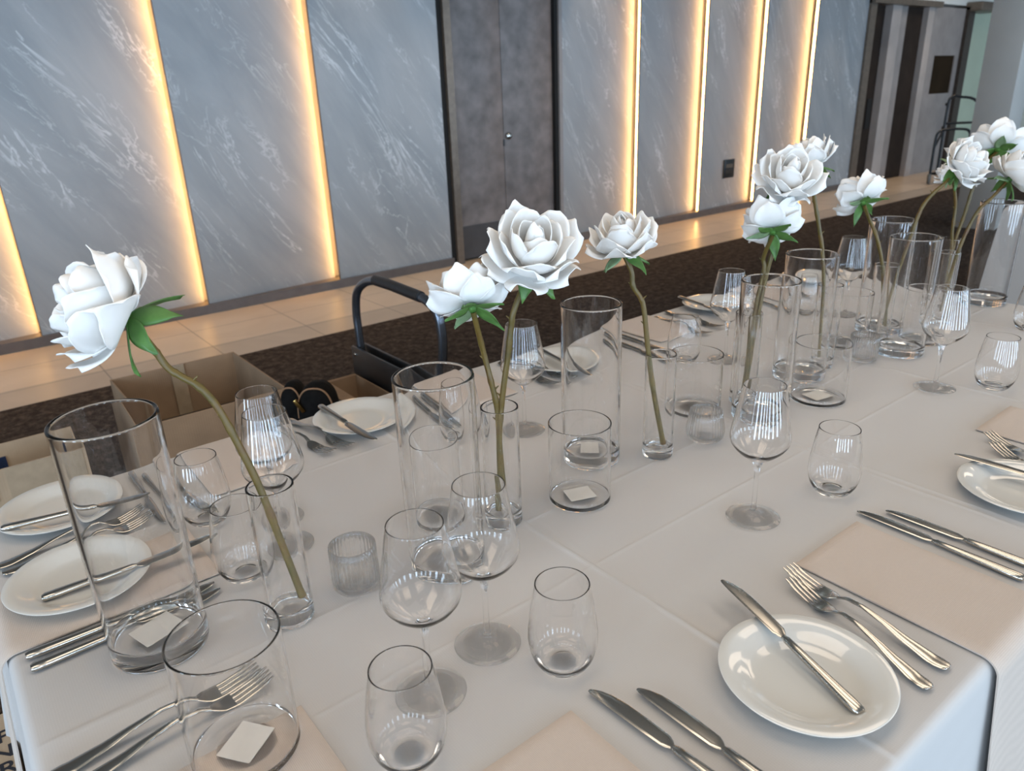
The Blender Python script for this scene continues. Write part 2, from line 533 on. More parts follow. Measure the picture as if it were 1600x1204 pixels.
# stone panels with a light slot behind each left edge
PX = [-0.6, 0.417, 1.44, 2.445, 3.49]
PX2 = [4.77, 5.771, 6.78, 7.79, 8.785, 9.89]
names = {
    -0.6: 'grey veined stone wall panel cut off by the left edge of the photo',
    0.417: 'tall grey stone wall panel behind the leftmost white rose',
    1.44: 'grey stone wall panel behind the black trolley handle, glowing on its right edge',
    2.445: 'grey stone wall panel just left of the double door',
    4.77: 'grey stone wall panel just right of the double door',
    5.771: 'grey stone wall panel second to the right of the double door',
    6.78: 'grey stone wall panel with the small black socket plate low on it',
    7.79: 'grey stone wall panel behind the pair of tall white roses',
    8.785: 'last grey stone wall panel, beside the dark lift doorway',
}
for group, led_first in ((PX, True), (PX2, False)):
    for i in range(len(group) - 1):
        xa, xb = group[i], group[i + 1]
        t = empty('stone_wall_panel', names[xa], 'wall panel', ((xa + xb) / 2, 5.3, 0.065), 'stone panels along the wall')
        h = (xb - xa) / 2
        last = i == len(group) - 2
        bm = bmesh.new()
        top = ZC - 0.066
        yb = 0.085 if not last else 0.0
        prof = [(-h + 0.004, 0.001), (h - (0.003 if not last else 0), yb), (h - (0.003 if not last else 0), yb + 0.03), (-h + 0.036, 0.06), (-h + 0.036, 0.012), (-h + 0.004, 0.012)]
        lo = [bm.verts.new((x, y, 0)) for x, y in prof]; hi = [bm.verts.new((x, y, top)) for x, y in prof]
        for k in range(len(prof)):
            j = (k + 1) % len(prof)
            bm.faces.new((lo[k], lo[j], hi[j], hi[k]))
        bm.faces.new(lo[::-1]); bm.faces.new(hi)
        obj('slab', bm, M['stone'], t, smooth=0)
        boxobj('edge_trim', (-h, -h + 0.004, 0.0, 0.012, 0, top), M['bronze'], t)
        if i > 0:
            boxobj('led_strip', (-h + 0.026, -h + 0.0355, 0.015, 0.055, 0.002, top), M['led'], t)
for xa, xb in ((X0, 3.5), (4.76, 9.9)):
    struct(boxobj('baseboard_back', (xa, xb, 5.275, 5.42, 0, 0.065), M['base']))

# double door with frame
struct(boxobj('dark_gap_left', (3.49, 3.535, 5.3, 5.42, 0, ZC), M['black']))  # black strip standing in for the shaded gap left of the frame
struct(boxobj('trim_2', (3.535, 3.6, 5.27, 5.42, 0, ZC), M['bronze_brown']))
struct(boxobj('dark_gap_right', (4.70, 4.735, 5.31, 5.42, 0, ZC), M['black']))  # black strip painted in for the dark gap right of the leaves
struct(boxobj('trim_4', (4.735, 4.77, 5.29, 5.42, 0, ZC), M['taupe']))
d = boxobj('door_1', (3.60, 4.70, 5.395, 5.42, 0, ZC), M['black']); struct(d)
for xa, xb in ((3.602, 4.134), (4.139, 4.698)):
    lf = boxobj('door_leaf', (xa, xb, 5.35, 5.395, 0.02, ZC - 0.02), M['door'], d, bev=0.002)
    boxobj('kick_plate', (xa + 0.002, xb - 0.002, 5.345, 5.352, 0.02, 0.30), M['kick'], lf)
bm = bmesh.new(); lathe(bm, [(0, 0.03), (0.012, 0.03), (0.026, 0.025), (0.03, 0.015), (0.026, 0.006), (0.018, 0.0), (0.0, 0.0)], 24)
k = obj('door_knob', bm, M['steel'], d); k.location = (4.18, 5.35, 1.01); k.rotation_euler = (PI / 2, 0, 0)
boxobj('lock_plate', (4.128, 4.142, 5.344, 5.352, 0.93, 0.985), M['black_metal'], d)

# socket plate on the stone panel
t = empty('socket_plate', 'small black rectangular socket plate low on the stone wall', 'socket', (7.30, 5.325, 0.47))
boxobj('faceplate', (-0.095, 0.095, -0.012, 0.0, -0.10, 0.10), M['black_metal'], t, bev=0.003)
boxobj('switch_row', (-0.06, 0.06, -0.016, -0.012, 0.01, 0.05), M['bronze_brown'], t)
boxobj('switch_row', (-0.06, 0.06, -0.016, -0.012, -0.05, -0.01), M['bronze'], t)

# lift lobby past the stone wall
struct(boxobj('wall_recess', (9.9, 15.0, 6.3, 6.4, 0, ZC), M['darkwood']))
struct(boxobj('trim_5', (9.89, 10.04, 5.27, 5.6, 0, 2.29), M['bronze_brown']))
struct(boxobj('trim_6', (9.89, 11.72, 5.22, 5.6, 2.22, 2.29), M['bronze_brown']))
d2 = boxobj('door_2', (10.04, 10.50, 5.40, 5.46, 0.0, 2.22), M['darkwood']); struct(d2)
boxobj('handle_plate', (10.33, 10.44, 5.388, 5.40, 0.72, 1.10), M['black'], d2)
struct(boxobj('trim_7', (10.50, 10.74, 5.30, 6.3, 0, 2.22), M['jamb']))
struct(boxobj('trim_8', (10.74, 10.98, 5.34, 6.3, 0, 2.22), M['taupe']))
struct(boxobj('door_3', (10.98, 11.45, 5.355, 5.42, 0, 2.22), M['darkwood']))
struct(boxobj('trim_9', (11.45, 11.62, 5.28, 6.3, 0, 2.22), M['jamb']))
bm = bmesh.new()
box(bm, 11.62, 12.66, 5.31, 6.3, 0, 1.11); box(bm, 11.62, 12.66, 5.31, 6.3, 1.62, 2.24)
box(bm, 11.62, 11.88, 5.31, 6.3, 1.11, 1.62); box(bm, 12.54, 12.66, 5.31, 6.3, 1.11, 1.62)
box(bm, 11.88, 12.54, 5.55, 5.6, 1.11, 1.62)
struct(obj('wall_lobby', bm, M['taupe'], smooth=0))
struct(boxobj('dark_gap_left0', (11.88, 12.54, 5.325, 5.55, 1.11, 1.62), M['niche']))
for z in (0.95, 0.62):
    bm = bmesh.new(); lathe(bm, [(0, 0.02), (0.02, 0.018), (0.022, 0.008), (0.012, 0), (0, 0)], 16)
    o = obj('panel_knob', bm, M['black_metal']); o.location = (12.5, 5.31, z); o.rotation_euler = (PI / 2, 0, 0)
    tag(o, 'small dark knob on the taupe lobby panel, %s of the two' % ('upper' if z > 0.8 else 'lower'), 'knob', 'knobs on the lobby panel')
struct(boxobj('dark_gap_left1', (12.66, 12.86, 5.26, 6.3, 0, 2.26), M['bronze']))
struct(boxobj('dark_gap_left2', (12.66, 13.45, 5.10, 5.5, 2.2, 2.32), M['bronze_brown'], bev=0.02))
struct(boxobj('wall_lobby', (12.86, 15.0, 5.42, 5.5, 0, 2.4), M['green']))
c = boxobj('column', (7.8, 8.1, 2.76, 3.06, 0, ZC), M['column'], bev=0.004)
tag(c, 'square pale grey column standing near the right edge of the photo', 'column')
# frames around the added ceiling fill panels, out of view
for n, (x, y) in enumerate(FILL_PANELS):
    bm = bmesh.new()
    for (a, b, c, d_) in ((-0.62, 0.62, -0.62, -0.58), (-0.62, 0.62, 0.58, 0.62), (-0.62, -0.58, -0.58, 0.58), (0.58, 0.62, -0.58, 0.58)):
        box(bm, x + a, x + b, y + c, y + d_, ZC - 0.02, ZC)
    struct(obj('fill_panel_frame', bm, M['white']))

# ------------------------------------------------------------------ tablecloths
CREASE_X = [0.617, 1.147, 1.654, 2.16]
CREASE_Y = [0.63, 0.783, 1.17]
WRINKLES = [(*T(*a).xy, *T(*b).xy, amp) for a, b, amp in (((960, 905), (1035, 965), 0.0016), ((1030, 936), (1110, 944), 0.0012), ((1052, 955), (1082, 1010), 0.0013),
                                                          ((60, 1170), (300, 1060), 0.0022), ((90, 1110), (330, 1010), 0.0015), ((1380, 760), (1470, 790), 0.0014), ((840, 800), (905, 860), 0.0012))]


def cloth_height(x, y, seed):
    h = 0.0
    for c in CREASE_X:
        for off in (0.0, 0.016 if abs(c - 1.147) < 0.01 else 0.0):
            dd = (x - c - off - 0.004 * noise.noise(Vector((y * 3, c, seed))))
            h += 0.0011 * math.exp(-(dd / 0.0035) ** 2)
    for c in CREASE_Y:
        dd = (y - c)
        h += 0.0007 * math.exp(-(dd / 0.003) ** 2)
    h += 0.0016 * noise.noise(Vector((x * 3.2, y * 3.2, seed))) + 0.0006 * noise.noise(Vector((x * 11, y * 11, seed + 5)))
    for (ax, ay, bx_, by, amp) in WRINKLES:
        dx, dy = bx_ - ax, by - ay; L2 = dx * dx + dy * dy
        t = ((x - ax) * dx + (y - ay) * dy) / L2
        if -0.1 < t < 1.1:
            dd = abs((x - ax) * dy - (y - ay) * dx) / math.sqrt(L2)
            h += amp * math.exp(-(dd / 0.006) ** 2) * max(0, 1 - (2 * t - 1) ** 2)
    return h - 0.0016


def frange(a, b, step, extra):
    n = max(2, int(round((b - a) / step)))
    vals = {round(a + (b - a) * i / n, 5) for i in range(n + 1)}
    for e in extra:
        for k in range(-4, 9):
            q = round(e + k * 0.0025, 5)
            if a < q < b: vals.add(q)
    return sorted(vals)


def tablecloth(x0, x1, y0, y1, seed, fine=True):
    """top sheet with pressed creases, rounded rim and a hanging skirt, one mesh"""
    bm = bmesh.new()
    xs = frange(x0, x1, 0.02 if fine else 0.06, CREASE_X if fine else [])
    ys = frange(y0, y1, 0.02 if fine else 0.06, CREASE_Y if fine else [])
    g = [[bm.verts.new((x, y, TZ + (cloth_height(x, y, seed) if fine else 0))) for y in ys] for x in xs]
    for i in range(len(xs) - 1):
        for j in range(len(ys) - 1):
            bm.faces.new((g[i][j], g[i + 1][j], g[i + 1][j + 1], g[i][j + 1]))
    nx, ny = len(xs), len(ys)
    loop = [g[i][0] for i in range(nx)] + [g[nx - 1][j] for j in range(1, ny)] + [g[i][ny - 1] for i in range(nx - 2, -1, -1)] + [g[0][j] for j in range(ny - 2, 0, -1)]
    L = len(loop)
    prev = loop
    rows = [(0.005, 0.0012), (0.0085, 0.0035), (0.0115, 0.008), (0.013, 0.016), (0.0135, 0.03)] + [(0.0135, 0.03 + 0.66 * k / 12) for k in range(1, 13)]
    s = 0.0; S = []
    for k in range(L):
        S.append(s); s += (loop[(k + 1) % L].co - loop[k].co).length
    for (out, dn) in rows:
        row = []
        for k, v in enumerate(loop):
            x, y = v.co.x, v.co.y
            n = Vector((0, 0))
            if x <= x0 + 1e-4: n.x = -1
            if x >= x1 - 1e-4: n.x = 1
            if y <= y0 + 1e-4: n.y = -1
            if y >= y1 - 1e-4: n.y = 1
            corner = abs(n.x) and abs(n.y)
            dc = min(abs(x - x0), abs(x - x1)) + min(abs(y - y0), abs(y - y1))
            fl = min(1, dn / 0.7)
            wav = 0.018 * fl * (math.sin(S[k] * 14 + seed) + 0.6 * math.sin(S[k] * 23 + 1.7 * seed)) + 0.035 * fl
            wav += 0.12 * fl * math.exp(-dc / 0.07)
            n2 = n.normalized() * (out * (1.0 if not corner else 1.2) + max(0, wav))
            row.append(bm.verts.new((x + n2.x, y + n2.y, TZ - 0.0016 - dn)))
        for k in range(L):
            bm.faces.new((prev[k], prev[(k + 1) % L], row[(k + 1) % L], row[k]))
        prev = row
    return obj('tablecloth', bm, M['cloth'], smooth=60)


TX0, TX1, TY0, TY1 = -0.040, 2.405, 0.212, 1.398
tag(tablecloth(TX0, TX1, TY0, TY1, 1.3), 'long white tablecloth covering the set table in front, with pressed fold lines', 'tablecloth')
tag(tablecloth(4.2, 6.4, 0.2, 1.41, 4.1, False), 'white tablecloth hanging to the floor on the table beyond, at the right edge', 'tablecloth')


# ------------------------------------------------------------------ glassware
def round_rim(ro, ri, z):
    """half round lip between the outer and the inner wall"""
    c, h = (ro + ri) / 2, (ro - ri) / 2
    return [(c + h * math.cos(a), z + h * math.sin(a)) for a in [PI * k / 6 for k in range(7)]]


def make_cylinder(name, cat, r, H, wall, base):
    b = 0.0025
    prof = [(0, 0.0009), (r * 0.55, 0.0009), (r * 0.8, 0.0005), (r - b, 0.0003), (r - b * 0.3, b * 0.3), (r, b), (r, b + 0.0012), (r, base + 0.004), (r, H - wall / 2 - 0.0012)]
    prof += round_rim(r, r - wall, H - wall / 2)
    q = min(0.006, base * 0.4)
    prof += [(r - wall, H - wall / 2 - 0.0012), (r - wall, base + q + 0.0012), (r - wall, base + q), (r - wall - q * 0.3, base + q * 0.3), (r - wall - q, base), (r * 0.5, base - base * 0.12), (0, base - base * 0.15)]
    bm = bmesh.new(); lathe(bm, prof, 72)
    return tag(obj(name, bm, M['glass'], None, 40, False), None, cat)


def make_wineglass():
    root = empty('wine_glass', None, 'wine glass')
    bm = bmesh.new()
    lathe(bm, [(0, 0.0011), (0.03, 0.0008), (0.0392, 0.0003), (0.0405, 0.0009), (0.0398, 0.0016), (0.028, 0.0024), (0.014, 0.0042), (0.007, 0.0075), (0.0045, 0.013)], 56)
    obj('foot', bm, M['glass_thin'], root, 60, False)
    bm = bmesh.new()
    lathe(bm, [(0.0045, 0.013), (0.0036, 0.022), (0.0033, 0.05), (0.0037, 0.075), (0.0052, 0.088), (0.0082, 0.0958)], 56)
    obj('stem', bm, M['glass'], root, 60, False)
    bm = bmesh.new()
    outer = [(0.0082, 0.0958), (0.016, 0.1010), (0.026, 0.1085), (0.0355, 0.1175), (0.0415, 0.1265), (0.0436, 0.1345), (0.0432, 0.142), (0.0405, 0.158), (0.0365, 0.180), (0.0325, 0.203)]
    inner = [(max(0.0, r - 0.0011), z + (0.0016 if z < 0.12 else 0.0)) for r, z in outer]
    lathe(bm, outer + [(0.0300, 0.2165)] + round_rim(0.0298, 0.0287, 0.2175) + [(0.0289, 0.2165)] + inner[::-1] + [(0, 0.0985)], 56)
    obj('bowl', bm, M['glass'], root, 60, False)
    return root


def make_stemless():
    bm = bmesh.new()
    outer = [(0.0275, 0.0042), (0.031, 0.0085), (0.0358, 0.0175), (0.039, 0.029), (0.0402, 0.041), (0.0396, 0.054), (0.0374, 0.072), (0.0345, 0.091), (0.0318, 0.106)]
    inner = [(r - 0.0014, z) for r, z in outer[2:]][::-1] + [(0.0305, 0.0125), (0.025, 0.0090), (0.014, 0.0075), (0, 0.0070)]
    lathe(bm, [(0, 0.0022), (0.016, 0.0014), (0.021, 0.0003), (0.0235, 0.0007)] + outer + [(0.0310, 0.1112)] + round_rim(0.0309, 0.0295, 0.1123) + [(0.0296, 0.1112)] + inner, 64)
    return tag(obj('stemless_glass', bm, M['glass'], None, 60, False), None, 'tumbler')


def make_votive(bulge):
    n = 34

    def rib(a, z): return 1 + 0.035 * abs(math.sin(a * n / 2))
    if bulge:
        outer = [(0.020, 0.0004), (0.028, 0.002), (0.0325, 0.008), (0.0345, 0.019), (0.0335, 0.03), (0.031, 0.045), (0.0285, 0.060)]
    else:
        outer = [(0.022, 0.0004), (0.028, 0.002), (0.0305, 0.007), (0.0312, 0.019), (0.0312, 0.03), (0.0310, 0.048), (0.0305, 0.066)]
    inner = [(r - 0.0021, z) for r, z in outer[3:]][::-1] + [(outer[2][0] - 0.0035, 0.0105), (0.016, 0.0085), (0, 0.008)]
    bm = bmesh.new()
    lathe(bm, [(0, 0.0008)] + outer + [(outer[-1][0] - 0.00105, outer[-1][1] + 0.0008)] + inner, n * 6, rib=rib)
    return tag(obj('ribbed_votive', bm, M['glass_rib'], None, 70, False), None, 'candle holder')


def sticker(root, size, z, rot, m=None):
    bm = bmesh.new(); box(bm, -size / 2, size / 2, -size * 0.42, size * 0.42, z, z + 0.0004)
    s = obj('paper_label', bm, M['paper'], root); s.rotation_euler = (0, 0, rot)
    return s


protos = {}
protos['tall'] = make_cylinder('tall_cylinder_vase', 'vase', 0.0545, 0.288, 0.0042, 0.020)
protos['hurricane'] = make_cylinder('low_cylinder_vase', 'vase', 0.0515, 0.134, 0.0022, 0.006)
protos['bud'] = make_cylinder('bud_vase', 'vase', 0.0282, 0.193, 0.0028, 0.019)
protos['wine'] = make_wineglass()
protos['stemless'] = make_stemless()
protos['votive'] = make_votive(False)
protos['votive_bulge'] = make_votive(True)
HEIGHT = dict(tall=0.288, hurricane=0.134, bud=0.193, wine=0.218, stemless=0.113, votive=0.066, votive_bulge=0.060)
GROUPS = dict(tall='tall glass cylinder vases on the table', hurricane='low glass cylinder vases on the table', bud='slim bud vases on the table', wine='wine glasses on the table', stemless='stemless tumblers on the table', votive='ribbed glass votives on the table', votive_bulge='ribbed glass votives on the table')
used = set()


def put(kind, label, base=None, rim=None, sxy=1.0, sz=1.0, dz=0.0, rot=0.0):
    """base: photo pixel of the foot; rim: photo pixel of the rim centre"""
    p = T(*base, TZ + dz) if base else T(*rim, TZ + HEIGHT[kind] * sz)
    loc = Vector((p.x, p.y, TZ + dz))
    if kind in used: o = dup(protos[kind], loc)
    else: o = protos[kind]; used.add(kind); o.location = loc
    o.scale = (sxy, sxy, sz); o.rotation_euler = (0, 0, rot)
    return tag(o, label, None, GROUPS[kind])


V = {}
V['V1'] = put('tall', 'tall glass cylinder vase at the left, in front of the two plates on the napkin', base=(252, 1003), sxy=1.03, sz=1.06)
V['V2'] = put('tall', 'tall thick-rimmed glass cylinder vase behind the two front wine glasses', base=(700, 882), sxy=0.97)
V['V3'] = put('tall', 'tall glass cylinder vase behind the low cylinder in the middle of the table', base=(923, 714), sxy=0.95)
V['V4'] = put('tall', 'tall glass cylinder vase enclosing the bud vase with two crossing rose stems', base=(1186, 648), sxy=1.0, sz=0.96)
V['V5'] = put('tall', 'tall glass cylinder vase below the pair of tall roses, behind a low cylinder', base=(1249, 585), sz=0.96)
V['V6'] = put('tall', 'tall glass cylinder vase furthest back, behind the bud vase with a drooping rose', rim=(1397, 342))
V['V7'] = put('tall', 'tall glass cylinder vase right of the ribbed votive on the far half', base=(1403, 550), sz=0.97)
V['V8'] = put('tall', 'tall glass cylinder vase alone at the far right end of the table', base=(1537, 472), sxy=1.02)
for k_, s_, r_ in (('V1', 0.05, 0.3), ('V3', 0.045, 0.8)):
    sticker(V[k_], s_, 0.0208, r_)
V['M1'] = put('hurricane', 'low wide glass cylinder nearest the camera at bottom left, white sticker inside', base=(386, 1165), sxy=1.04, sz=1.06, dz=0.0052)
V['M2'] = put('hurricane', 'low glass cylinder in the middle of the table with a pale sticker inside its base', base=(906, 776), sxy=0.97)
V['M3'] = put('hurricane', 'low glass cylinder beside the bud vase of the single rose and a ribbed votive', base=(1084, 638), sxy=1.02, sz=0.9)
V['M4'] = put('hurricane', 'low glass cylinder standing clear on the right, beyond the middle wine glass', base=(1277, 621), sxy=1.07, sz=0.92)
V['M5'] = put('hurricane', 'low glass cylinder behind the far ribbed votive', rim=(1331, 455))
V['M6'] = put('hurricane', 'low glass cylinder just behind the far right wine glass bowl', base=(1437, 531), sxy=0.98)
V['M7'] = put('hurricane', 'low glass cylinder seen through the tall vase behind two front wine glasses', rim=(673, 682), sxy=0.90, sz=1.02)
for k_, s_, r_ in (('M1', 0.044, 0.62), ('M2', 0.046, -0.35), ('M4', 0.045, -0.2)):
    sticker(V[k_], s_, 0.0065, r_)
V['B1'] = put('bud', 'slim bud vase at the left holding the tilted rose stem', base=(457, 962))
V['B2'] = put('bud', 'slim bud vase holding two rose stems behind the front wine glasses', base=(788, 812))
V['B3'] = put('bud', 'slim bud vase with a single rose in the centre of the table', base=(1027, 709), sxy=0.95)
V['B4'] = put('bud', 'slim bud vase standing inside view of a tall cylinder with two crossed stems', rim=(1171, 487), sxy=0.93)
V['B5'] = put('bud', 'slim bud vase behind the low cylinder on the right, one straight stem', rim=(1299, 444), sxy=0.95)
V['B6'] = put('bud', 'slim bud vase holding the stem of the drooping rose behind the far votive', rim=(1386, 412), sxy=0.95)
V['B7'] = put('bud', 'nearer of the two slim bud vases side by side near the far right end', rim=(1484, 393), sxy=0.95)
V['B8'] = put('bud', 'further of the two slim bud vases side by side near the far right end', rim=(1488, 372), sxy=0.95)
put('wine', 'wine glass at front left with its foot behind the stemless tumbler', base=(673, 1080))
put('wine', 'wine glass at front, left of the stemless tumbler and beside the other front wine glass', base=(762, 1004))
put('wine', 'wine glass left of the stemless tumbler above the big right-hand napkin', base=(1176, 807))
put('wine', 'wine glass on the right near the far end, beside a stemless tumbler', base=(1460, 605))
put('wine', 'wine glass on the far side under the large white rose', base=(820, 671))
put('wine', 'wine glass on the far side left of the tall cylinder with two stems', base=(1133, 562))
put('wine', 'wine glass at the far corner with bright window reflections', rim=(1335, 370))
put('wine', 'wine glass at far left, the hindmost of a pair in front of the cardboard box', rim=(400, 612))
put('wine', 'wine glass at far left, the nearer of a pair in front of the cardboard box', rim=(412, 643))
put('stemless', 'stemless tumbler standing clear at the front, left of two knives', base=(880, 1037))
put('stemless', 'stemless tumbler at the bottom edge in front of a wine glass foot', base=(641, 1180))
put('stemless', 'stemless tumbler in the middle right, above the napkin with two knives', base=(1299, 767))
put('stemless', 'stemless tumbler at the right edge beside a wine glass', base=(1551, 605))
put('stemless', 'stemless tumbler at the left in front of the far napkin', base=(326, 812))
put('stemless', 'stemless tumbler at the left, just behind the bud vase of the tilted rose', base=(386, 897))
put('stemless', 'stemless tumbler half hidden by the tall vase, right of two far knives', base=(722, 682))
put('stemless', 'stemless tumbler on the far side behind a low cylinder in the centre', base=(1068, 563))
put('stemless', 'stemless tumbler on the far side seen through the tall vase below the rose pair', base=(1258, 490))
put('stemless', 'stemless tumbler cut off by the right edge of the photo', base=(1607, 515))
put('votive', 'ribbed glass votive at the front left between bud vase and wine glass', base=(558, 914))
put('votive_bulge', 'ribbed glass votive with a bulging foot in the middle of the table', base=(1101, 685))
put('votive', 'ribbed glass votive on the far half beside a tall cylinder vase', base=(1347, 562), sz=0.95)


# ------------------------------------------------------------------ plates, cutlery
def make_plate():
    bm = bmesh.new()
    R = 0.0935
    lathe(bm, [(0, 0.0018), (0.046, 0.0018), (0.048, 0.0006), (0.051, 0.0006), (0.053, 0.0022), (0.063, 0.0065), (0.080, 0.0125), (R - 0.0006, 0.0158), (R, 0.0168), (R - 0.0012, 0.0176),
               (0.080, 0.0152), (0.068, 0.0106), (0.0605, 0.0068), (0.055, 0.0050), (0.045, 0.0044), (0, 0.0044)], 96)
    return tag(obj('side_plate', bm, M['china'], smooth=60), None, 'plate')


plate0 = make_plate()
plates = [
    ((1258, 1053), 'white side plate at the front right with a knife laid across it', 0),
    ((1601, 765), 'white side plate cut off by the right edge', 0),
    ((127, 899), 'white side plate on the beige napkin at the left end, nearer of two', 0.0052),
    ((95, 792), 'white side plate at the far left corner of the table, knife across it', 0),
    ((562, 652), 'white side plate on the far side behind the thick-rimmed tall vase', 0),
    ((880, 563), 'white side plate on the far side left of the tall central cylinder', 0),
    ((1116, 475), 'white side plate on the far side behind a wine glass, half hidden', 0),
    ((1268, 433), 'white side plate furthest away, seen through a tall cylinder', 0),
]
for i, (px, lab, dz) in enumerate(plates):
    p = T(*px, TZ + 0.010 + dz); p.z = TZ + dz
    o = plate0 if i == 0 else dup(plate0)
    o.location = p
    tag(o, lab, None, 'side plates on the table')


def loft(bm, secs, seg=14, power=2.0):
    """secs: (x, yc, zc, half width, half thickness)"""
    rings = []
    for (x, yc, zc, hw, ht) in secs:
        ring = []
        for k in range(seg):
            a = 2 * PI * k / seg
            ca, sa = math.cos(a), math.sin(a)
            ring.append(bm.verts.new((x, yc + hw * math.copysign(abs(ca) ** (2 / power), ca), zc + ht * math.copysign(abs(sa) ** (2 / power), sa))))
        rings.append(ring)
    for A, B in zip(rings, rings[1:]):
        for k in range(seg): bm.faces.new((A[k], A[(k + 1) % seg], B[(k + 1) % seg], B[k]))
    bm.faces.new(rings[0][::-1]); bm.faces.new(rings[-1])


def make_knife():
    root = empty('table_knife', None, 'knife')
    bm = bmesh.new()
    loft(bm, [(-0.113, 0, 0.0045, 0.0022, 0.0016), (-0.1125, 0, 0.0045, 0.0052, 0.0034), (-0.109, 0, 0.0045, 0.0072, 0.0045), (-0.095, 0, 0.0045, 0.0075, 0.0045), (-0.06, 0, 0.0045, 0.0064, 0.0042),
              (-0.02, 0, 0.0045, 0.0052, 0.0038), (-0.002, 0, 0.0045, 0.0048, 0.0035), (0.0015, 0, 0.0045, 0.0034, 0.0024), (0.004, 0, 0.0045, 0.0034, 0.0022)], 16, 2.4)
    obj('handle', bm, M['steel'], root, smooth=50)
    bm = bmesh.new()
    loft(bm, [(0.0035, 0, 0.0045, 0.0035, 0.0016), (0.008, -0.0008, 0.0045, 0.0062, 0.0012), (0.014, -0.0012, 0.0045, 0.0085, 0.0010), (0.04, -0.0013, 0.0045, 0.0092, 0.0010), (0.07, -0.001, 0.0045, 0.0093, 0.0009),
              (0.09, 0.0002, 0.0045, 0.0083, 0.0009), (0.102, 0.002, 0.0045, 0.0064, 0.0008), (0.109, 0.0036, 0.0045, 0.0042, 0.0007), (0.1125, 0.0045, 0.0045, 0.0022, 0.0006), (0.113, 0.0048, 0.0045, 0.0008, 0.0004)], 14, 2.0)
    obj('blade', bm, M['steel'], root, smooth=50)
    return root


def fork_z(x):
    pts = [(-0.110, 0.004), (-0.09, 0.0032), (-0.06, 0.0065), (-0.03, 0.0125), (0.0, 0.0165), (0.02, 0.0150), (0.035, 0.0085), (0.05, 0.0042), (0.065, 0.0035), (0.085, 0.0062), (0.110, 0.0125)]
    for (a, za), (b, zb) in zip(pts, pts[1:]):
        if x <= b:
            t = (x - a) / (b - a); t = t * t * (3 - 2 * t) * 0.4 + t * 0.6
            return za + (zb - za) * t
    return pts[-1][1]


def make_fork():
    root = empty('table_fork', None, 'fork')
    bm = bmesh.new()
    w_ = [(-0.110, 0.002), (-0.1092, 0.0055), (-0.106, 0.0084), (-0.098, 0.0098), (-0.085, 0.0095), (-0.06, 0.0072), (-0.03, 0.0046), (0.0, 0.0033), (0.02, 0.0031), (0.034, 0.0042)]
    secs = []
    for (a, wa), (b, wb) in zip(w_, w_[1:]):
        for k in range(3):
            t = k / 3; x = a + (b - a) * t
            secs.append((x, 0, fork_z(x), wa + (wb - wa) * t, 0.0016 if x < -0.02 else 0.0019))
    secs.append((0.034, 0, fork_z(0.034), 0.0042, 0.0018))
    loft(bm, secs, 12, 2.3)
    obj('handle', bm, M['steel'], root, smooth=50)
    bm = bmesh.new()
    loft(bm, [(x, 0, fork_z(x), hw, 0.0011) for x, hw in ((0.033, 0.0042), (0.037, 0.0072), (0.042, 0.0102), (0.048, 0.0120), (0.055, 0.0127), (0.060, 0.0128))], 16, 3.0)
    for k in range(4):
        yc = -0.0105 + 0.007 * k
        secs = []
        for q in range(9):
            x = 0.0585 + (0.110 - 0.0585) * q / 8
            hw = 0.0021 if q < 7 else (0.0016 if q == 7 else 0.0008)
            secs.append((x, yc * (1 - 0.06 * q / 8), fork_z(x), hw, 0.0010))
        loft(bm, secs, 8, 2.6)
    obj('tines', bm, M['steel'], root, smooth=50)
    return root


knife0, fork0 = make_knife(), make_fork()
cut_used = set()


def lay(kind, A, B, label, group, zA=0.0, zB=0.0, fix='mid', flip=False, scale=1.0):
    """A: photo pixel of the handle end, B: of the tip; zA, zB heights above the cloth"""
    proto, half = (knife0, 0.113) if kind == 'knife' else (fork0, 0.110)
    pa, pb = T(*A, TZ + zA + 0.004), T(*B, TZ + zB + (0.004 if kind == 'knife' else 0.010))
    d = pb - pa; d.z = 0
    if fix == 'B': mid = pb - d.normalized() * half * scale
    elif fix == 'A': mid = pa + d.normalized() * half * scale
    else: mid = (pa + pb) / 2
    if kind in cut_used: o = dup(proto)
    else: o = proto; cut_used.add(kind)
    mid.z = TZ + (zA + zB) / 2 + 0.0004
    o.location = mid
    o.rotation_mode = 'XYZ'
    pitch = -math.atan2(zB - zA, 2 * half * scale)
    o.rotation_euler = (PI if flip else 0, pitch, math.atan2(d.y, d.x))
    if flip: o.location.z += 0.009
    o.scale = (scale,) * 3
    return tag(o, label, None, group)


GK, GF = 'table knives', 'table forks'
lay('knife', (1333, 1103), (1140, 912), 'knife lying across the front right side plate', GK, 0.0062, 0.0235)
lay('knife', (1700, 770), (1493, 708), 'knife across the side plate at the right edge', GK, 0.018, 0.018, 'B')
lay('knife', (75, 932), (330, 838), 'knife across the side plate on the left napkin', GK, 0.010, 0.026)
lay('knife', (2, 826), (228, 772), 'knife across the far left corner side plate', GK, 0.016, 0.018, 'A')
lay('knife', (503, 636), (582, 686), 'knife across the far side plate behind the thick-rimmed tall vase', GK, 0.018, 0.017)
lay('knife', (849, 549), (913, 582), 'knife across the far side plate left of the tall central cylinder', GK, 0.018, 0.017)
lay('knife', (1070, 467), (1130, 488), 'knife across the half hidden far side plate behind a wine glass', GK, 0.018, 0.017)
lay('knife', (1190, 1270), (925, 1075), 'left one of the two knives pointing in from the bottom edge', GK, 0, 0, 'B')
lay('knife', (1265, 1270), (1000, 1073), 'right one of the two knives pointing in from the bottom edge', GK, 0, 0, 'B')
lay('knife', (1606, 907), (1342, 797), 'nearer of the two knives right of the large beige napkin', GK, 0, 0, 'B')
lay('knife', (1648, 898), (1386, 796), 'further of the two knives right of the large beige napkin', GK, 0, 0, 'B')
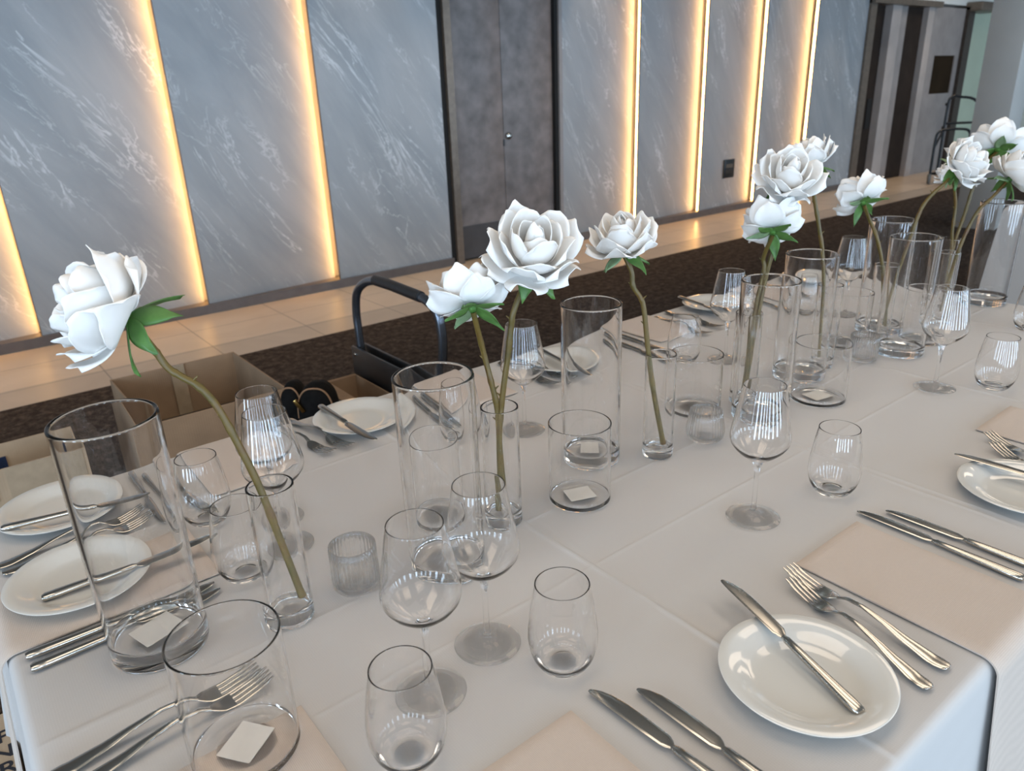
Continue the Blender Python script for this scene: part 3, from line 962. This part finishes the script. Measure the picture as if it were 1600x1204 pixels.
lay('knife', (40, 1026), (352, 906), 'upper of the two knives in front of the left napkin', GK, 0, 0, 'A')
lay('knife', (48, 1045), (345, 922), 'lower of the two knives in front of the left napkin', GK, 0, 0, 'A')
lay('knife', (218, 744), (266, 801), 'left one of the two far knives behind the leftmost tall vase', GK)
lay('knife', (240, 737), (318, 792), 'right one of the two far knives by the far left napkin', GK, 0, 0, 'A')
lay('knife', (640, 628), (702, 662), 'left one of the far pair of knives seen through the thick-rimmed tall vase', GK)
lay('knife', (662, 623), (724, 658), 'right one of the far pair of knives seen through the thick-rimmed tall vase', GK)
lay('knife', (968, 536), (1034, 560), 'nearer of the two far knives by the tall central cylinder', GK)
lay('knife', (968, 523), (1042, 548), 'further of the two far knives by the tall central cylinder', GK)
lay('knife', (1184, 471), (1240, 484), 'knife on the far side seen through the cylinder with two rose stems', GK)
lay('fork', (1482, 1043), (1232, 886), 'larger fork beside the big beige napkin at front right', GF)
lay('fork', (1449, 1071), (1240, 906), 'smaller fork between the front right plate and the other fork', GF, scale=0.95)
lay('fork', (1700, 760), (1543, 676), 'upper of the two forks at the right edge', GF, 0, 0, 'B')
lay('fork', (1700, 786), (1552, 692), 'lower of the two forks at the right edge', GF, 0, 0, 'B')
lay('fork', (113, 1196), (378, 1052), 'upper of the two forks lying behind the nearest low cylinder', GF)
lay('fork', (150, 1212), (428, 1048), 'lower of the two forks seen through the nearest low cylinder', GF, 0, 0, 'B')
lay('fork', (14, 878), (212, 796), 'upper of the two forks between the two left plates', GF)
lay('fork', (16, 891), (238, 802), 'lower of the two forks between the two left plates', GF)
lay('fork', (463, 661), (532, 689), 'fork nearest the far plate behind the thick-rimmed vase', GF)
lay('fork', (440, 672), (519, 706), 'fork beside the pair of wine glasses at far left', GF, 0, 0, 'B')
lay('fork', (800, 574), (872, 600), 'nearer fork at the far side behind a wine glass under the large rose', GF, 0, 0, 'B')
lay('fork', (818, 566), (890, 590), 'further fork at the far side beside the small plate', GF, 0, 0, 'B')
lay('fork', (1026, 495), (1106, 520), 'nearer fork behind the far stemless tumbler', GF)
lay('fork', (1046, 488), (1122, 508), 'further fork next to the half hidden far plate', GF)
lay('fork', (1200, 445), (1262, 460), 'fork furthest away beside the last far plate', GF)


# ------------------------------------------------------------------ napkins
def napkin(label, w, length, edge=None, hang=0.0, seed=0.0, thick=0.0048):
    """local x across the strip, local y along it; y=0 is the inner end; beyond edge it drops"""
    nx = 20
    path = []   # (y, z, outward normal)
    n = int((edge if edge else length) / 0.008)
    for k in range(n + 1):
        path.append((k * (edge if edge else length) / n, 0.0, 0.0))
    if edge:
        r = 0.020
        for k in range(1, 8):
            a = k / 7 * PI / 2
            path.append((edge + r * math.sin(a), -r * (1 - math.cos(a)), a))
        m = 24
        for k in range(1, m + 1):
            path.append((edge + r + 0.105 * hang * k / m, -r - hang * k / m, PI / 2))
    bm = bmesh.new()
    top, bot = [], []
    total = len(path)
    for j, (y, z, a) in enumerate(path):
        rt, rb = [], []
        for i in range(nx + 1):
            u = i / nx
            x = (u - 0.5) * w
            e = min(1.0, min(u, 1 - u) * w / 0.004)
            ee = min(1.0, j * 0.008 / 0.004, (total - 1 - j) * 0.008 / 0.004)
            th = thick * (0.45 + 0.55 * min(e, ee))
            nz = 0.0007 * noise.noise(Vector((x * 22, y * 14 + z * 14, seed)))
            hem = -0.0013 * math.exp(-((min(u, 1 - u) * w - 0.011) / 0.0016) ** 2)
            if j > 0: hem -= 0.0013 * math.exp(-((y - 0.014) / 0.0016) ** 2)
            fall = 0.006 * math.sin(u * 9 + seed) * max(0, -z - 0.03)
            h = th + nz + hem
            wob = 0.0012 * noise.noise(Vector((y * 9 + z * 9, seed, 2.0 + round(u))))
            rt.append(bm.verts.new((x + wob, y + (h + fall) * math.sin(a), z + h * math.cos(a))))
            rb.append(bm.verts.new((x + wob, y + (0.0003 + fall) * math.sin(a), z + 0.0003 * math.cos(a))))
        top.append(rt); bot.append(rb)
    for j in range(total - 1):
        for i in range(nx):
            bm.faces.new((top[j][i], top[j][i + 1], top[j + 1][i + 1], top[j + 1][i]))
            bm.faces.new((bot[j][i], bot[j + 1][i], bot[j + 1][i + 1], bot[j][i + 1]))
        for A, B in ((0, 0), (nx, nx)):
            bm.faces.new((top[j][A], top[j + 1][A], bot[j + 1][A], bot[j][A]))
    for J in (0, total - 1):
        for i in range(nx):
            bm.faces.new((top[J][i], top[J][i + 1], bot[J][i + 1], bot[J][i]))
    o = obj('napkin', bm, M['linen'], smooth=60)
    return tag(o, label, 'napkin', 'folded beige napkins')


# near side: inner end to -y
def nap_near(x0, x1, y, label, seed, hang=0.3):
    o = napkin(label, x1 - x0, 0.2, y - TY0, hang, seed)
    o.location = ((x0 + x1) / 2, y, TZ + 0.0004); o.rotation_euler = (0, 0, PI)


def nap_far(x0, x1, y, label, seed, hang=0.25):
    o = napkin(label, x1 - x0, 0.2, TY1 - y, hang, seed)
    o.location = ((x0 + x1) / 2, y, TZ + 0.0004)


def nap_left(y0, y1, x, label, seed, hang=0.28):
    o = napkin(label, y1 - y0, 0.2, x - TX0, hang, seed)
    o.location = (x, (y0 + y1) / 2, TZ + 0.0004); o.rotation_euler = (0, 0, PI / 2)


nap_near(0.824, 0.986, 0.447, 'large folded beige napkin at front right hanging over the table edge', 1.0)
nap_near(0.252, 0.413, 0.455, 'folded beige napkin at the bottom edge left of the two front knives', 2.0)
nap_near(1.447, 1.607, 0.465, 'folded beige napkin at the right edge above the two forks', 3.0)
nap_left(0.962, 1.122, 0.207, 'folded beige napkin at the left end under the nearer plate', 4.0)
nap_left(0.49, 0.652, 0.193, 'folded beige napkin in the bottom left corner under the nearest cylinder', 5.0)
nap_far(0.272, 0.43, 1.190, 'folded beige napkin at the far left behind the stemless tumbler', 6.0)
nap_far(0.80 - 0.02, 0.94, 1.20, 'folded beige napkin on the far side behind the wine glass under the large rose', 7.0)
nap_far(1.425, 1.585, 1.212, 'folded beige napkin on the far side right of the tall central cylinder', 8.0)
nap_far(1.98, 2.13, 1.215, 'folded beige napkin furthest away on the far side', 9.0)


# ------------------------------------------------------------------ roses
def bez(P, t):
    a, b, c, d = P
    s = 1 - t
    return tuple(s ** 3 * a[k] + 3 * s * s * t * b[k] + 3 * s * t * t * c[k] + t ** 3 * d[k] for k in (0, 1))


def petal_bm(P, W, Rw, rnd, nu=10, nv=10, tip=0.10, reflex=0.006, pointy=0.5):
    bm = bmesh.new()
    g = []
    ph, ph2 = rnd.uniform(0, 6), rnd.uniform(0, 6)
    skew = rnd.uniform(-0.12, 0.12)
    for j in range(nv + 1):
        row = []
        for i in range(nu + 1):
            u = -1 + 2 * i / nu
            v = j / nv
            tipk = 1 - 0.16 * abs(u) ** 2.2 + tip * pointy * max(0, 1 - abs(u - skew) / 0.45) ** 1.5
            ve = v * tipk
            r, z = bez(P, ve)
            wid = W * (0.30 + 0.70 * min(1, (v / 0.5)) ** 0.8) * (1 - 0.42 * max(0, (v - 0.62) / 0.38) ** 2)
            s = u * wid
            a = max(-2.6, min(2.6, s / Rw))
            rad = r - Rw * (1 - math.cos(a))
            tan = Rw * math.sin(a)
            edge = max(0, abs(u) - 0.45) / 0.55
            rad += reflex * (edge ** 2) * v + 0.0016 * math.sin(3.1 * u + ph) * v * v
            z += 0.0022 * math.sin(4.3 * u + ph2) * v * v - 0.35 * reflex * edge ** 2 * v
            row.append(bm.verts.new((rad, tan, z)))
        g.append(row)
    for j in range(nv):
        for i in range(nu):
            bm.faces.new((g[j][i], g[j][i + 1], g[j + 1][i + 1], g[j + 1][i]))
    # thickness
    bmesh.ops.recalc_face_normals(bm, faces=bm.faces)
    bmesh.ops.solidify(bm, geom=list(bm.faces), thickness=0.0007)
    return bm


RINGS = [
    (3, [(0.003, 0.0), (0.023, 0.012), (0.018, 0.044), (0.0015, 0.059)], 0.026, 0.0115, 0.0, 0.0, 0.0),
    (3, [(0.004, 0.0), (0.030, 0.006), (0.026, 0.040), (0.019, 0.058)], 0.031, 0.020, 0.9, 0.001, 0.2),
    (4, [(0.004, 0.0), (0.040, 0.002), (0.036, 0.034), (0.036, 0.056)], 0.034, 0.030, 0.2, 0.003, 0.4),
    (5, [(0.004, -0.001), (0.046, -0.004), (0.046, 0.028), (0.053, 0.048)], 0.036, 0.041, 0.5, 0.006, 0.6),
    (5, [(0.004, -0.002), (0.050, -0.010), (0.054, 0.018), (0.064, 0.036)], 0.036, 0.056, 0.1, 0.009, 0.8),
    (5, [(0.004, -0.003), (0.044, -0.016), (0.058, 0.000), (0.069, 0.017)], 0.032, 0.075, 0.35, 0.010, 0.9),
]


def rose_parts(variant):
    rnd = random.Random(17 + variant * 31)
    out = []
    for (n, P, W, Rw, off, rfx, pt) in RINGS:
        for k in range(n):
            j = rnd.uniform(0.90, 1.10)
            dz = rnd.uniform(-0.004, 0.004)
            Pj = [(P[0][0], P[0][1]), (P[1][0] * j, P[1][1]), (P[2][0] * j, P[2][1] + dz), (P[3][0] * j, P[3][1] + dz * 1.6)]
            bm = petal_bm(Pj, W * rnd.uniform(0.93, 1.07), Rw, rnd, reflex=rfx, pointy=pt)
            az = off + 2 * PI * k / n + rnd.uniform(-0.16, 0.16)
            bmesh.ops.rotate(bm, verts=bm.verts, cent=(0, 0, 0), matrix=Matrix.Rotation(az, 3, 'Z'))
            me = bpy.data.meshes.new('petal'); bmesh.ops.recalc_face_normals(bm, faces=bm.faces); bm.to_mesh(me); bm.free()
            me.polygons.foreach_set('use_smooth', [True] * len(me.polygons)); me.materials.append(M['petal'])
            out.append(('petal', me))
    for k in range(5):
        j = rnd.uniform(0.8, 1.25); dr = rnd.uniform(-0.02, 0.008)
        P = [(0.003, -0.008), (0.018, -0.016), (0.034 * j, -0.018 + dr * 0.5), (0.050 * j, -0.030 + dr * 1.3)]
        bm = petal_bm(P, 0.0140, 0.03, rnd, nu=6, nv=9, tip=0.0, reflex=0.001, pointy=0)
        for v in bm.verts:        # leaf outline drawn to a point
            r = math.hypot(v.co.x, v.co.y); t = min(1, max(0, (r - 0.024) / (0.030 * j)))
            v.co.y *= (1 - 0.85 * t * t)
        az = 2 * PI * k / 5 + rnd.uniform(-0.3, 0.3)
        bmesh.ops.rotate(bm, verts=bm.verts, cent=(0, 0, 0), matrix=Matrix.Rotation(az, 3, 'Z'))
        me = bpy.data.meshes.new('sepal'); bmesh.ops.recalc_face_normals(bm, faces=bm.faces); bm.to_mesh(me); bm.free()
        me.polygons.foreach_set('use_smooth', [True] * len(me.polygons))
        me.materials.append(M['leaf_pale'] if k == 1 else M['leaf'])
        out.append(('sepal', me))
    bm = bmesh.new()
    lathe(bm, [(0, -0.021), (0.0036, -0.020), (0.0062, -0.014), (0.0075, -0.007), (0.0065, -0.001), (0, 0.001)], 16)
    me = bpy.data.meshes.new('calyx'); bm.to_mesh(me); bm.free()
    me.polygons.foreach_set('use_smooth', [True] * len(me.polygons)); me.materials.append(M['leaf'])
    out.append(('calyx', me))
    return out


VAR = [rose_parts(v) for v in range(3)]
RH = Vector((CAM_R.x, CAM_R.y, 0)).normalized()


def rose(label, vase, pts, head, axis, scale, variant, spin=0.0, off=0.0):
    """pts: photo pixels of the stem from its cut end up; axis: (right, up, toward the camera)"""
    base = V[vase].location
    root = empty('white_rose', label, 'flower', (base.x, base.y, TZ + 0.02), 'white roses in bud vases')
    hc = D(*head, base, off)
    ax = (RH * axis[0] + Vector((0, 0, 1)) * axis[1] - FH * axis[2]).normalized()
    org = hc - ax * 0.020 * scale
    n = len(pts)
    P = [D(x, y, base, off * (i / max(1, n - 1)) ** 2) for i, (x, y) in enumerate(pts)]
    P[0].z = max(P[0].z, TZ + 0.021)
    P = P + [org - ax * 0.017 * scale]
    C = spline(P, 6)
    L = 0; nodes = 0.03; rads = []
    rnd = random.Random(hash(label) % 1000 if False else variant * 7 + len(pts))
    for i, c in enumerate(C):
        if i: L += (C[i] - C[i - 1]).length
        ph = (L % nodes) / nodes
        rads.append((0.0046 - 0.0006 * i / len(C)) * (1.0 + (0.16 if ph < 0.14 else 0.0)))
    bm = bmesh.new()
    inv = Vector(root.location)
    C = [c - inv for c in C]
    tube(bm, C, rads, 10)
    for k in range(3):            # little thorn stubs
        i = int(len(C) * (0.35 + 0.18 * k)); i = min(i, len(C) - 2)
        side = RH * (1 if k % 2 else -1) + Vector((0, 0, 0.9))
        tube(bm, [C[i], C[i] + side * 0.004, C[i] + side * 0.008], [0.0022, 0.0016, 0.0007], 6)
    obj('stem', bm, M['stem'], root, smooth=60)
    q = Vector((0, 0, 1)).rotation_difference(ax).to_matrix().to_4x4() @ Matrix.Rotation(spin, 4, 'Z')
    for nm, me in VAR[variant]:
        o = bpy.data.objects.new(nm, me); COL.objects.link(o); o.parent = root
        o.matrix_local = Matrix.Translation(org - inv) @ q @ Matrix.Scale(scale, 4)
    return root


rose('large white rose at the far left, tilted and facing left', 'B1',
     [(472, 930), (440, 848), (405, 760), (370, 690), (337, 632), (308, 602), (285, 589), (262, 574), (244, 550), (226, 527)], (155, 480), (-0.74, 0.55, 0.36), 1.02, 0, 0.4)
rose('smaller white rose left of the largest one, facing up, green sepals showing', 'B2',
     [(790, 800), (781, 700), (777, 640), (767, 595), (754, 545)], (733, 457), (-0.16, 0.72, -0.62), 0.80, 1, 0.2)
rose('largest white rose in the centre, facing the camera', 'B2',
     [(784, 800), (780, 690), (785, 620), (793, 560), (799, 510), (804, 482)], (834, 387), (0.10, 0.82, 0.55), 0.98, 2, 1.1)
rose('single white rose in the middle of the table, facing straight up', 'B3',
     [(1036, 697), (1021, 610), (1012, 540), (1006, 482), (1000, 464), (989, 447), (987, 425)], (973, 370), (-0.12, 0.95, 0.10), 0.86, 0, 2.0)
rose('white rose seen from behind below the tall rose facing the camera', 'B4',
     [(1158, 606), (1170, 530), (1182, 465), (1194, 420), (1193, 402)], (1206, 346), (0.12, 0.66, -0.70), 0.84, 1, 0.7)
rose('tall white rose facing the camera, right of centre', 'B4',
     [(1162, 604), (1178, 520), (1190, 460), (1201, 415), (1212, 380), (1225, 352), (1230, 330)], (1235, 274), (0.05, 0.78, 0.60), 0.92, 2, 0.3)
rose('white rose peeking out behind the tall rose facing the camera', 'B5',
     [(1283, 556), (1289, 450), (1286, 400), (1279, 350), (1272, 305)], (1262, 243), (-0.28, 0.80, -0.30), 0.82, 0, 1.2)
rose('drooping white rose seen from below, right of the tall pair, green sepals spread', 'B6',
     [(1379, 508), (1380, 450), (1378, 410), (1369, 368), (1358, 342)], (1342, 303), (-0.15, 0.68, -0.70), 0.86, 1, 1.5)
rose('white rose at far right facing the camera, in front of two others', 'B6',
     [(1372, 506), (1387, 460), (1406, 410), (1424, 365), (1440, 325), (1458, 302), (1476, 286)], (1513, 253), (0.50, 0.55, 0.60), 0.88, 2, 0.8)
rose('small white rose half hidden on the left of the far right cluster', 'B8',
     [(1476, 462), (1486, 400), (1488, 360), (1493, 320)], (1484, 268), (-0.30, 0.75, -0.35), 0.62, 0, 0.5)
rose('topmost white rose of the far right cluster, seen from behind', 'B8',
     [(1478, 460), (1490, 385), (1507, 335), (1522, 287), (1535, 258)], (1558, 222), (0.30, 0.58, -0.72), 0.98, 1, 2.2)
rose('white rose cut off by the right edge of the photo', 'B7',
     [(1470, 485), (1488, 420), (1500, 385), (1516, 350), (1531, 326), (1550, 309)], (1592, 268), (0.62, 0.68, 0.15), 0.92, 0, 1.9)


# ------------------------------------------------------------------ cartons, bag, trolleys
def carton(name, label, x0, x1, y0, y1, h, m, flaps=(), t=0.006, cat='cardboard box', z0=0.0):
    root = empty(name, label, cat, ((x0 + x1) / 2, (y0 + y1) / 2, z0))
    a, b = (x1 - x0) / 2, (y1 - y0) / 2
    bm = bmesh.new()
    box(bm, -a, a, -b, -b + t, 0, h, 0.001); box(bm, -a, a, b - t, b, 0, h, 0.001)
    box(bm, -a, -a + t, -b + t, b - t, 0, h, 0.001); box(bm, a - t, a, -b + t, b - t, 0, h, 0.001)
    box(bm, -a + t, a - t, -b + t, b - t, 0, t)
    obj('box_body', bm, m, root, smooth=0)
    for (side, ln, ang) in flaps:
        bm = bmesh.new()
        wd = (b if side in 'EW' else a)
        box(bm, -wd, wd, 0, ln, -t / 2, t / 2, 0.001)
        f = obj('flap', bm, m, root, smooth=0)
        rz = {'N': 0, 'S': PI, 'E': -PI / 2, 'W': PI / 2}[side]
        f.location = {'N': (0, b, h), 'S': (0, -b, h), 'E': (a, 0, h), 'W': (-a, 0, h)}[side]
        f.rotation_euler = (Matrix.Rotation(rz, 4, 'Z') @ Matrix.Rotation(ang, 4, 'X')).to_euler()
    return root


bA = carton('cardboard_box', 'large open brown cardboard box behind the table below the leftmost rose', 0.395, 0.845, 2.363, 2.90, 0.45, M['board'])
boxobj('packing_tape', (-0.02, 0.03, 0.255, 0.262, 0.0, 0.45), M['tape'], bA)
bA2 = tag(boxobj('box_darkening_block', (0.41, 0.83, 2.39, 2.80, 0.008, 0.29), M['black'], bev=0.01), 'black block added to darken the inside of the large open box', 'darkening block')  # solid black block put in so the open box reads dark inside
bB = carton('cardboard_box', 'open pale cardboard box with torn tape at the far left edge', -0.55, 0.168, 2.33, 2.535, 0.45, M['board_pale'])
boxobj('packing_tape', (0.20, 0.34, -0.1045, -0.1015, 0.25, 0.4505), M['tape'], bB)
boxobj('packing_tape', (0.10, 0.17, -0.105, -0.102, 0.36, 0.4505), M['tape'], bB)
st = boxobj('sticker', (0.175, 0.215, 0.093, 0.0965, 0.37, 0.41), M['blue_tape'], bB)

# platform trolley behind the table
t = empty('platform_trolley', 'black platform trolley with a bent tube handle behind the table', 'trolley', (1.2, 2.14, 0))
boxobj('platform', (-0.45, 0.04, -0.37, 0.21, 0.145, 0.175), M['black_metal'], t, bev=0.006)
for sx in (-0.38, -0.04):
    for sy in (-0.3, 0.15):
        bm = bmesh.new(); lathe(bm, [(0, -0.014), (0.045, -0.014), (0.052, -0.009), (0.052, 0.009), (0.045, 0.014), (0, 0.014)], 24)
        wv = obj('castor', bm, M['rubber'], t); wv.location = (sx, sy, 0.0545); wv.rotation_euler = (PI / 2, 0, 0)
        boxobj('fork_bracket', (-0.02, 0.02, 0.0, 0.092, 0.016, 0.03), M['black_metal'], wv)
hp = [(0, 0.35, 0.18), (0, 0.35, 0.40), (0, 0.357, 0.54), (0.0, 0.358, 0.62), (-0.002, 0.33, 0.70), (-0.004, 0.25, 0.752), (-0.005, 0.15, 0.775), (-0.005, 0.06, 0.775), (-0.005, 0.0, 0.773), (-0.005, -0.10, 0.770), (-0.004, -0.165, 0.762), (-0.002, -0.215, 0.735), (0.0, -0.230, 0.68), (0, -0.228, 0.60), (0, -0.20, 0.46), (0, -0.20, 0.18)]
bm = bmesh.new(); tube(bm, spline(hp, 6), 0.0155, 14); h = obj('handle', bm, M['tube'], t)
bm = bmesh.new(); tube(bm, [(-0.005, 0.17, 0.774), (-0.005, 0.06, 0.775), (-0.005, -0.13, 0.769)], 0.0185, 16); obj('grip', bm, M['black_metal'], h)
pn = boxobj('back_panel', (-0.030, -0.0185, -0.235, 0.375, 0.178, 0.49), M['black_metal'], t, bev=0.003)
boxobj('back_panel', (0.0185, 0.030, -0.235, 0.375, 0.178, 0.49), M['black_metal'], t, bev=0.003)
for sy in (-0.2, 0.35):
    bm = bmesh.new(); lathe(bm, [(0, 0.004), (0.006, 0.003), (0.008, 0), (0, 0)], 12)
    b_ = obj('bolt', bm, M['steel'], pn); b_.location = (-0.03, sy, 0.46); b_.rotation_euler = (0, -PI / 2, 0)

# small opened carton on the trolley
carton('cardboard_box', 'small opened brown carton with folded flaps between bag and black trolley panel', 1.035, 1.155, 2.10, 2.47, 0.215, M['board'], (('N', 0.09, -0.5), ('S', 0.11, 0.3), ('W', 0.055, 0.2)), z0=0.176)

# black bag: two rounded halves with tan piping, gold zip pull between them
t = empty('bag', 'black bag with tan piping and a gold zip pull behind the table', 'bag', (0.868, 2.215, 0.176))
t.rotation_euler = (0, 0, math.atan2(RH.y, RH.x))
BR = Matrix.Rotation(math.atan2(RH.y, RH.x), 3, 'Z')


def lobe(xc, yc, wd, dp, h):
    """a soft slab with a round shouldered top; returns its mesh and the front top edge"""
    out = []
    n = 24
    for k in range(n + 1):
        a = PI * k / n
        out.append((xc - wd / 2 * math.copysign(abs(math.cos(a)) ** 0.75, math.cos(a)), h - 0.10 + 0.10 * math.sin(a) ** 0.8))
    out = [(xc - wd / 2 * 1.05, 0.0)] + out + [(xc + wd / 2 * 1.05, 0.0)]
    bm = bmesh.new()
    lays = [(-dp / 2, 0.93), (-dp / 2 * 0.8, 1.0), (0, 1.02), (dp / 2 * 0.8, 1.0), (dp / 2, 0.93)]
    rings = [[bm.verts.new((xc + (x - xc) * k, yc + y, z * (k if z > 0.05 else 1))) for x, z in out] for y, k in lays]
    for A, B in zip(rings, rings[1:]):
        for i in range(len(out)):
            j = (i + 1) % len(out)
            bm.faces.new((A[i], A[j], B[j], B[i]))
    bm.faces.new(rings[0][::-1]); bm.faces.new(rings[-1])
    edge = [(xc + (x - xc) * 1.0, yc - dp / 2 * 0.8, z) for x, z in out[1:-1]]
    return bm, edge


for (xc, yc, wd, h) in ((0.03, -0.03, 0.115, 0.335), (-0.062, 0.01, 0.072, 0.325)):
    bm, edge = lobe(xc, yc, wd, 0.10, h)
    bo = obj('bag_half', bm, M['bag'], t, smooth=60)
    bm = bmesh.new(); tube(bm, edge, 0.0028, 6)
    obj('piping', bm, M['tan'], bo)
bm = bmesh.new(); box(bm, -0.006, 0.006, -0.004, 0.004, -0.05, 0.0, 0.002)
z_ = obj('zip_pull', bm, M['gold'], t); z_.location = (-0.029, -0.088, 0.305); z_.rotation_euler = (0.1, -0.5, 0)

# luggage cart in the lobby
t = empty('luggage_cart', 'black tube framed cart standing by the far lobby wall', 'cart', (10.84, 4.56, 0))
boxobj('platform', (0.06, 0.75, -0.30, 0.12, 0.11, 0.14), M['black_metal'], t, bev=0.01)


def bent(pts, r, parent, name):
    bm = bmesh.new(); tube(bm, spline(pts, 6), r, 10); return obj(name, bm, M['black_metal'], parent)


bent([(0, 0.1, 0.13), (0, 0.1, 0.55), (0.02, 0.08, 0.66), (0.1, 0.02, 0.69), (0.26, -0.1, 0.69), (0.34, -0.16, 0.66), (0.36, -0.18, 0.55), (0.36, -0.18, 0.15)], 0.017, t, 'front_hoop')
bent([(0.2, 0.1, 0.15), (0.2, 0.1, 0.95), (0.22, 0.08, 1.08), (0.3, 0.02, 1.09), (0.52, -0.16, 0.95), (0.55, -0.18, 0.15)], 0.017, t, 'rear_hoop')
bent([(0.2, 0.1, 0.76), (0.35, -0.02, 0.76), (0.6, -0.2, 0.76)], 0.016, t, 'crossbar')
bent([(0.0, 0.1, 0.46), (0.1, 0.1, 0.58), (0.2, 0.1, 0.70)], 0.013, t, 'brace')
for (sx, sy) in ((-0.01, 0.1), (0.68, 0.12), (-0.02, -0.24), (0.68, -0.24)):
    bm = bmesh.new(); lathe(bm, [(0, -0.02), (0.055, -0.02), (0.065, -0.012), (0.065, 0.012), (0.055, 0.02), (0, 0.02)], 24)
    wv = obj('castor', bm, M['rubber'], t); wv.location = (sx, sy, 0.066); wv.rotation_euler = (PI / 2, 0, 0.5)

# lettered carton on the floor at the left end of the table
bL = carton('lettered_box', 'closed brown box with black lettering beside the left end of the table', -0.50, -0.10, 0.95, 1.45, 0.33, M['board_pale'])
bm = bmesh.new(); box(bm, -0.2, 0.2, -0.25, 0.25, 0.324, 0.33, 0.001); obj('lid', bm, M['board_pale'], bL, smooth=0)


def lettering(txt, x_right, y, z, size, parent):
    cu = bpy.data.curves.new('lettering', 'FONT'); cu.body = txt; cu.size = size; cu.align_x = 'RIGHT'; cu.extrude = 0.0004; cu.offset = 0.0006
    tmp = bpy.data.objects.new('lettering', cu); COL.objects.link(tmp)
    bpy.context.view_layer.update()
    me = bpy.data.meshes.new_from_object(tmp.evaluated_get(bpy.context.evaluated_depsgraph_get()))
    bpy.data.objects.remove(tmp); me.name = 'lettering'; me.materials.clear()
    o = link('lettering', me, M['ink'], parent); o.location = (x_right, y, z)
    return o


for txt, yy in (('P', 0.130), ('EN', 0.086), ('TR', 0.044)):
    lettering(txt, 0.196, yy + 0.035, 0.3302, 0.046, bL)
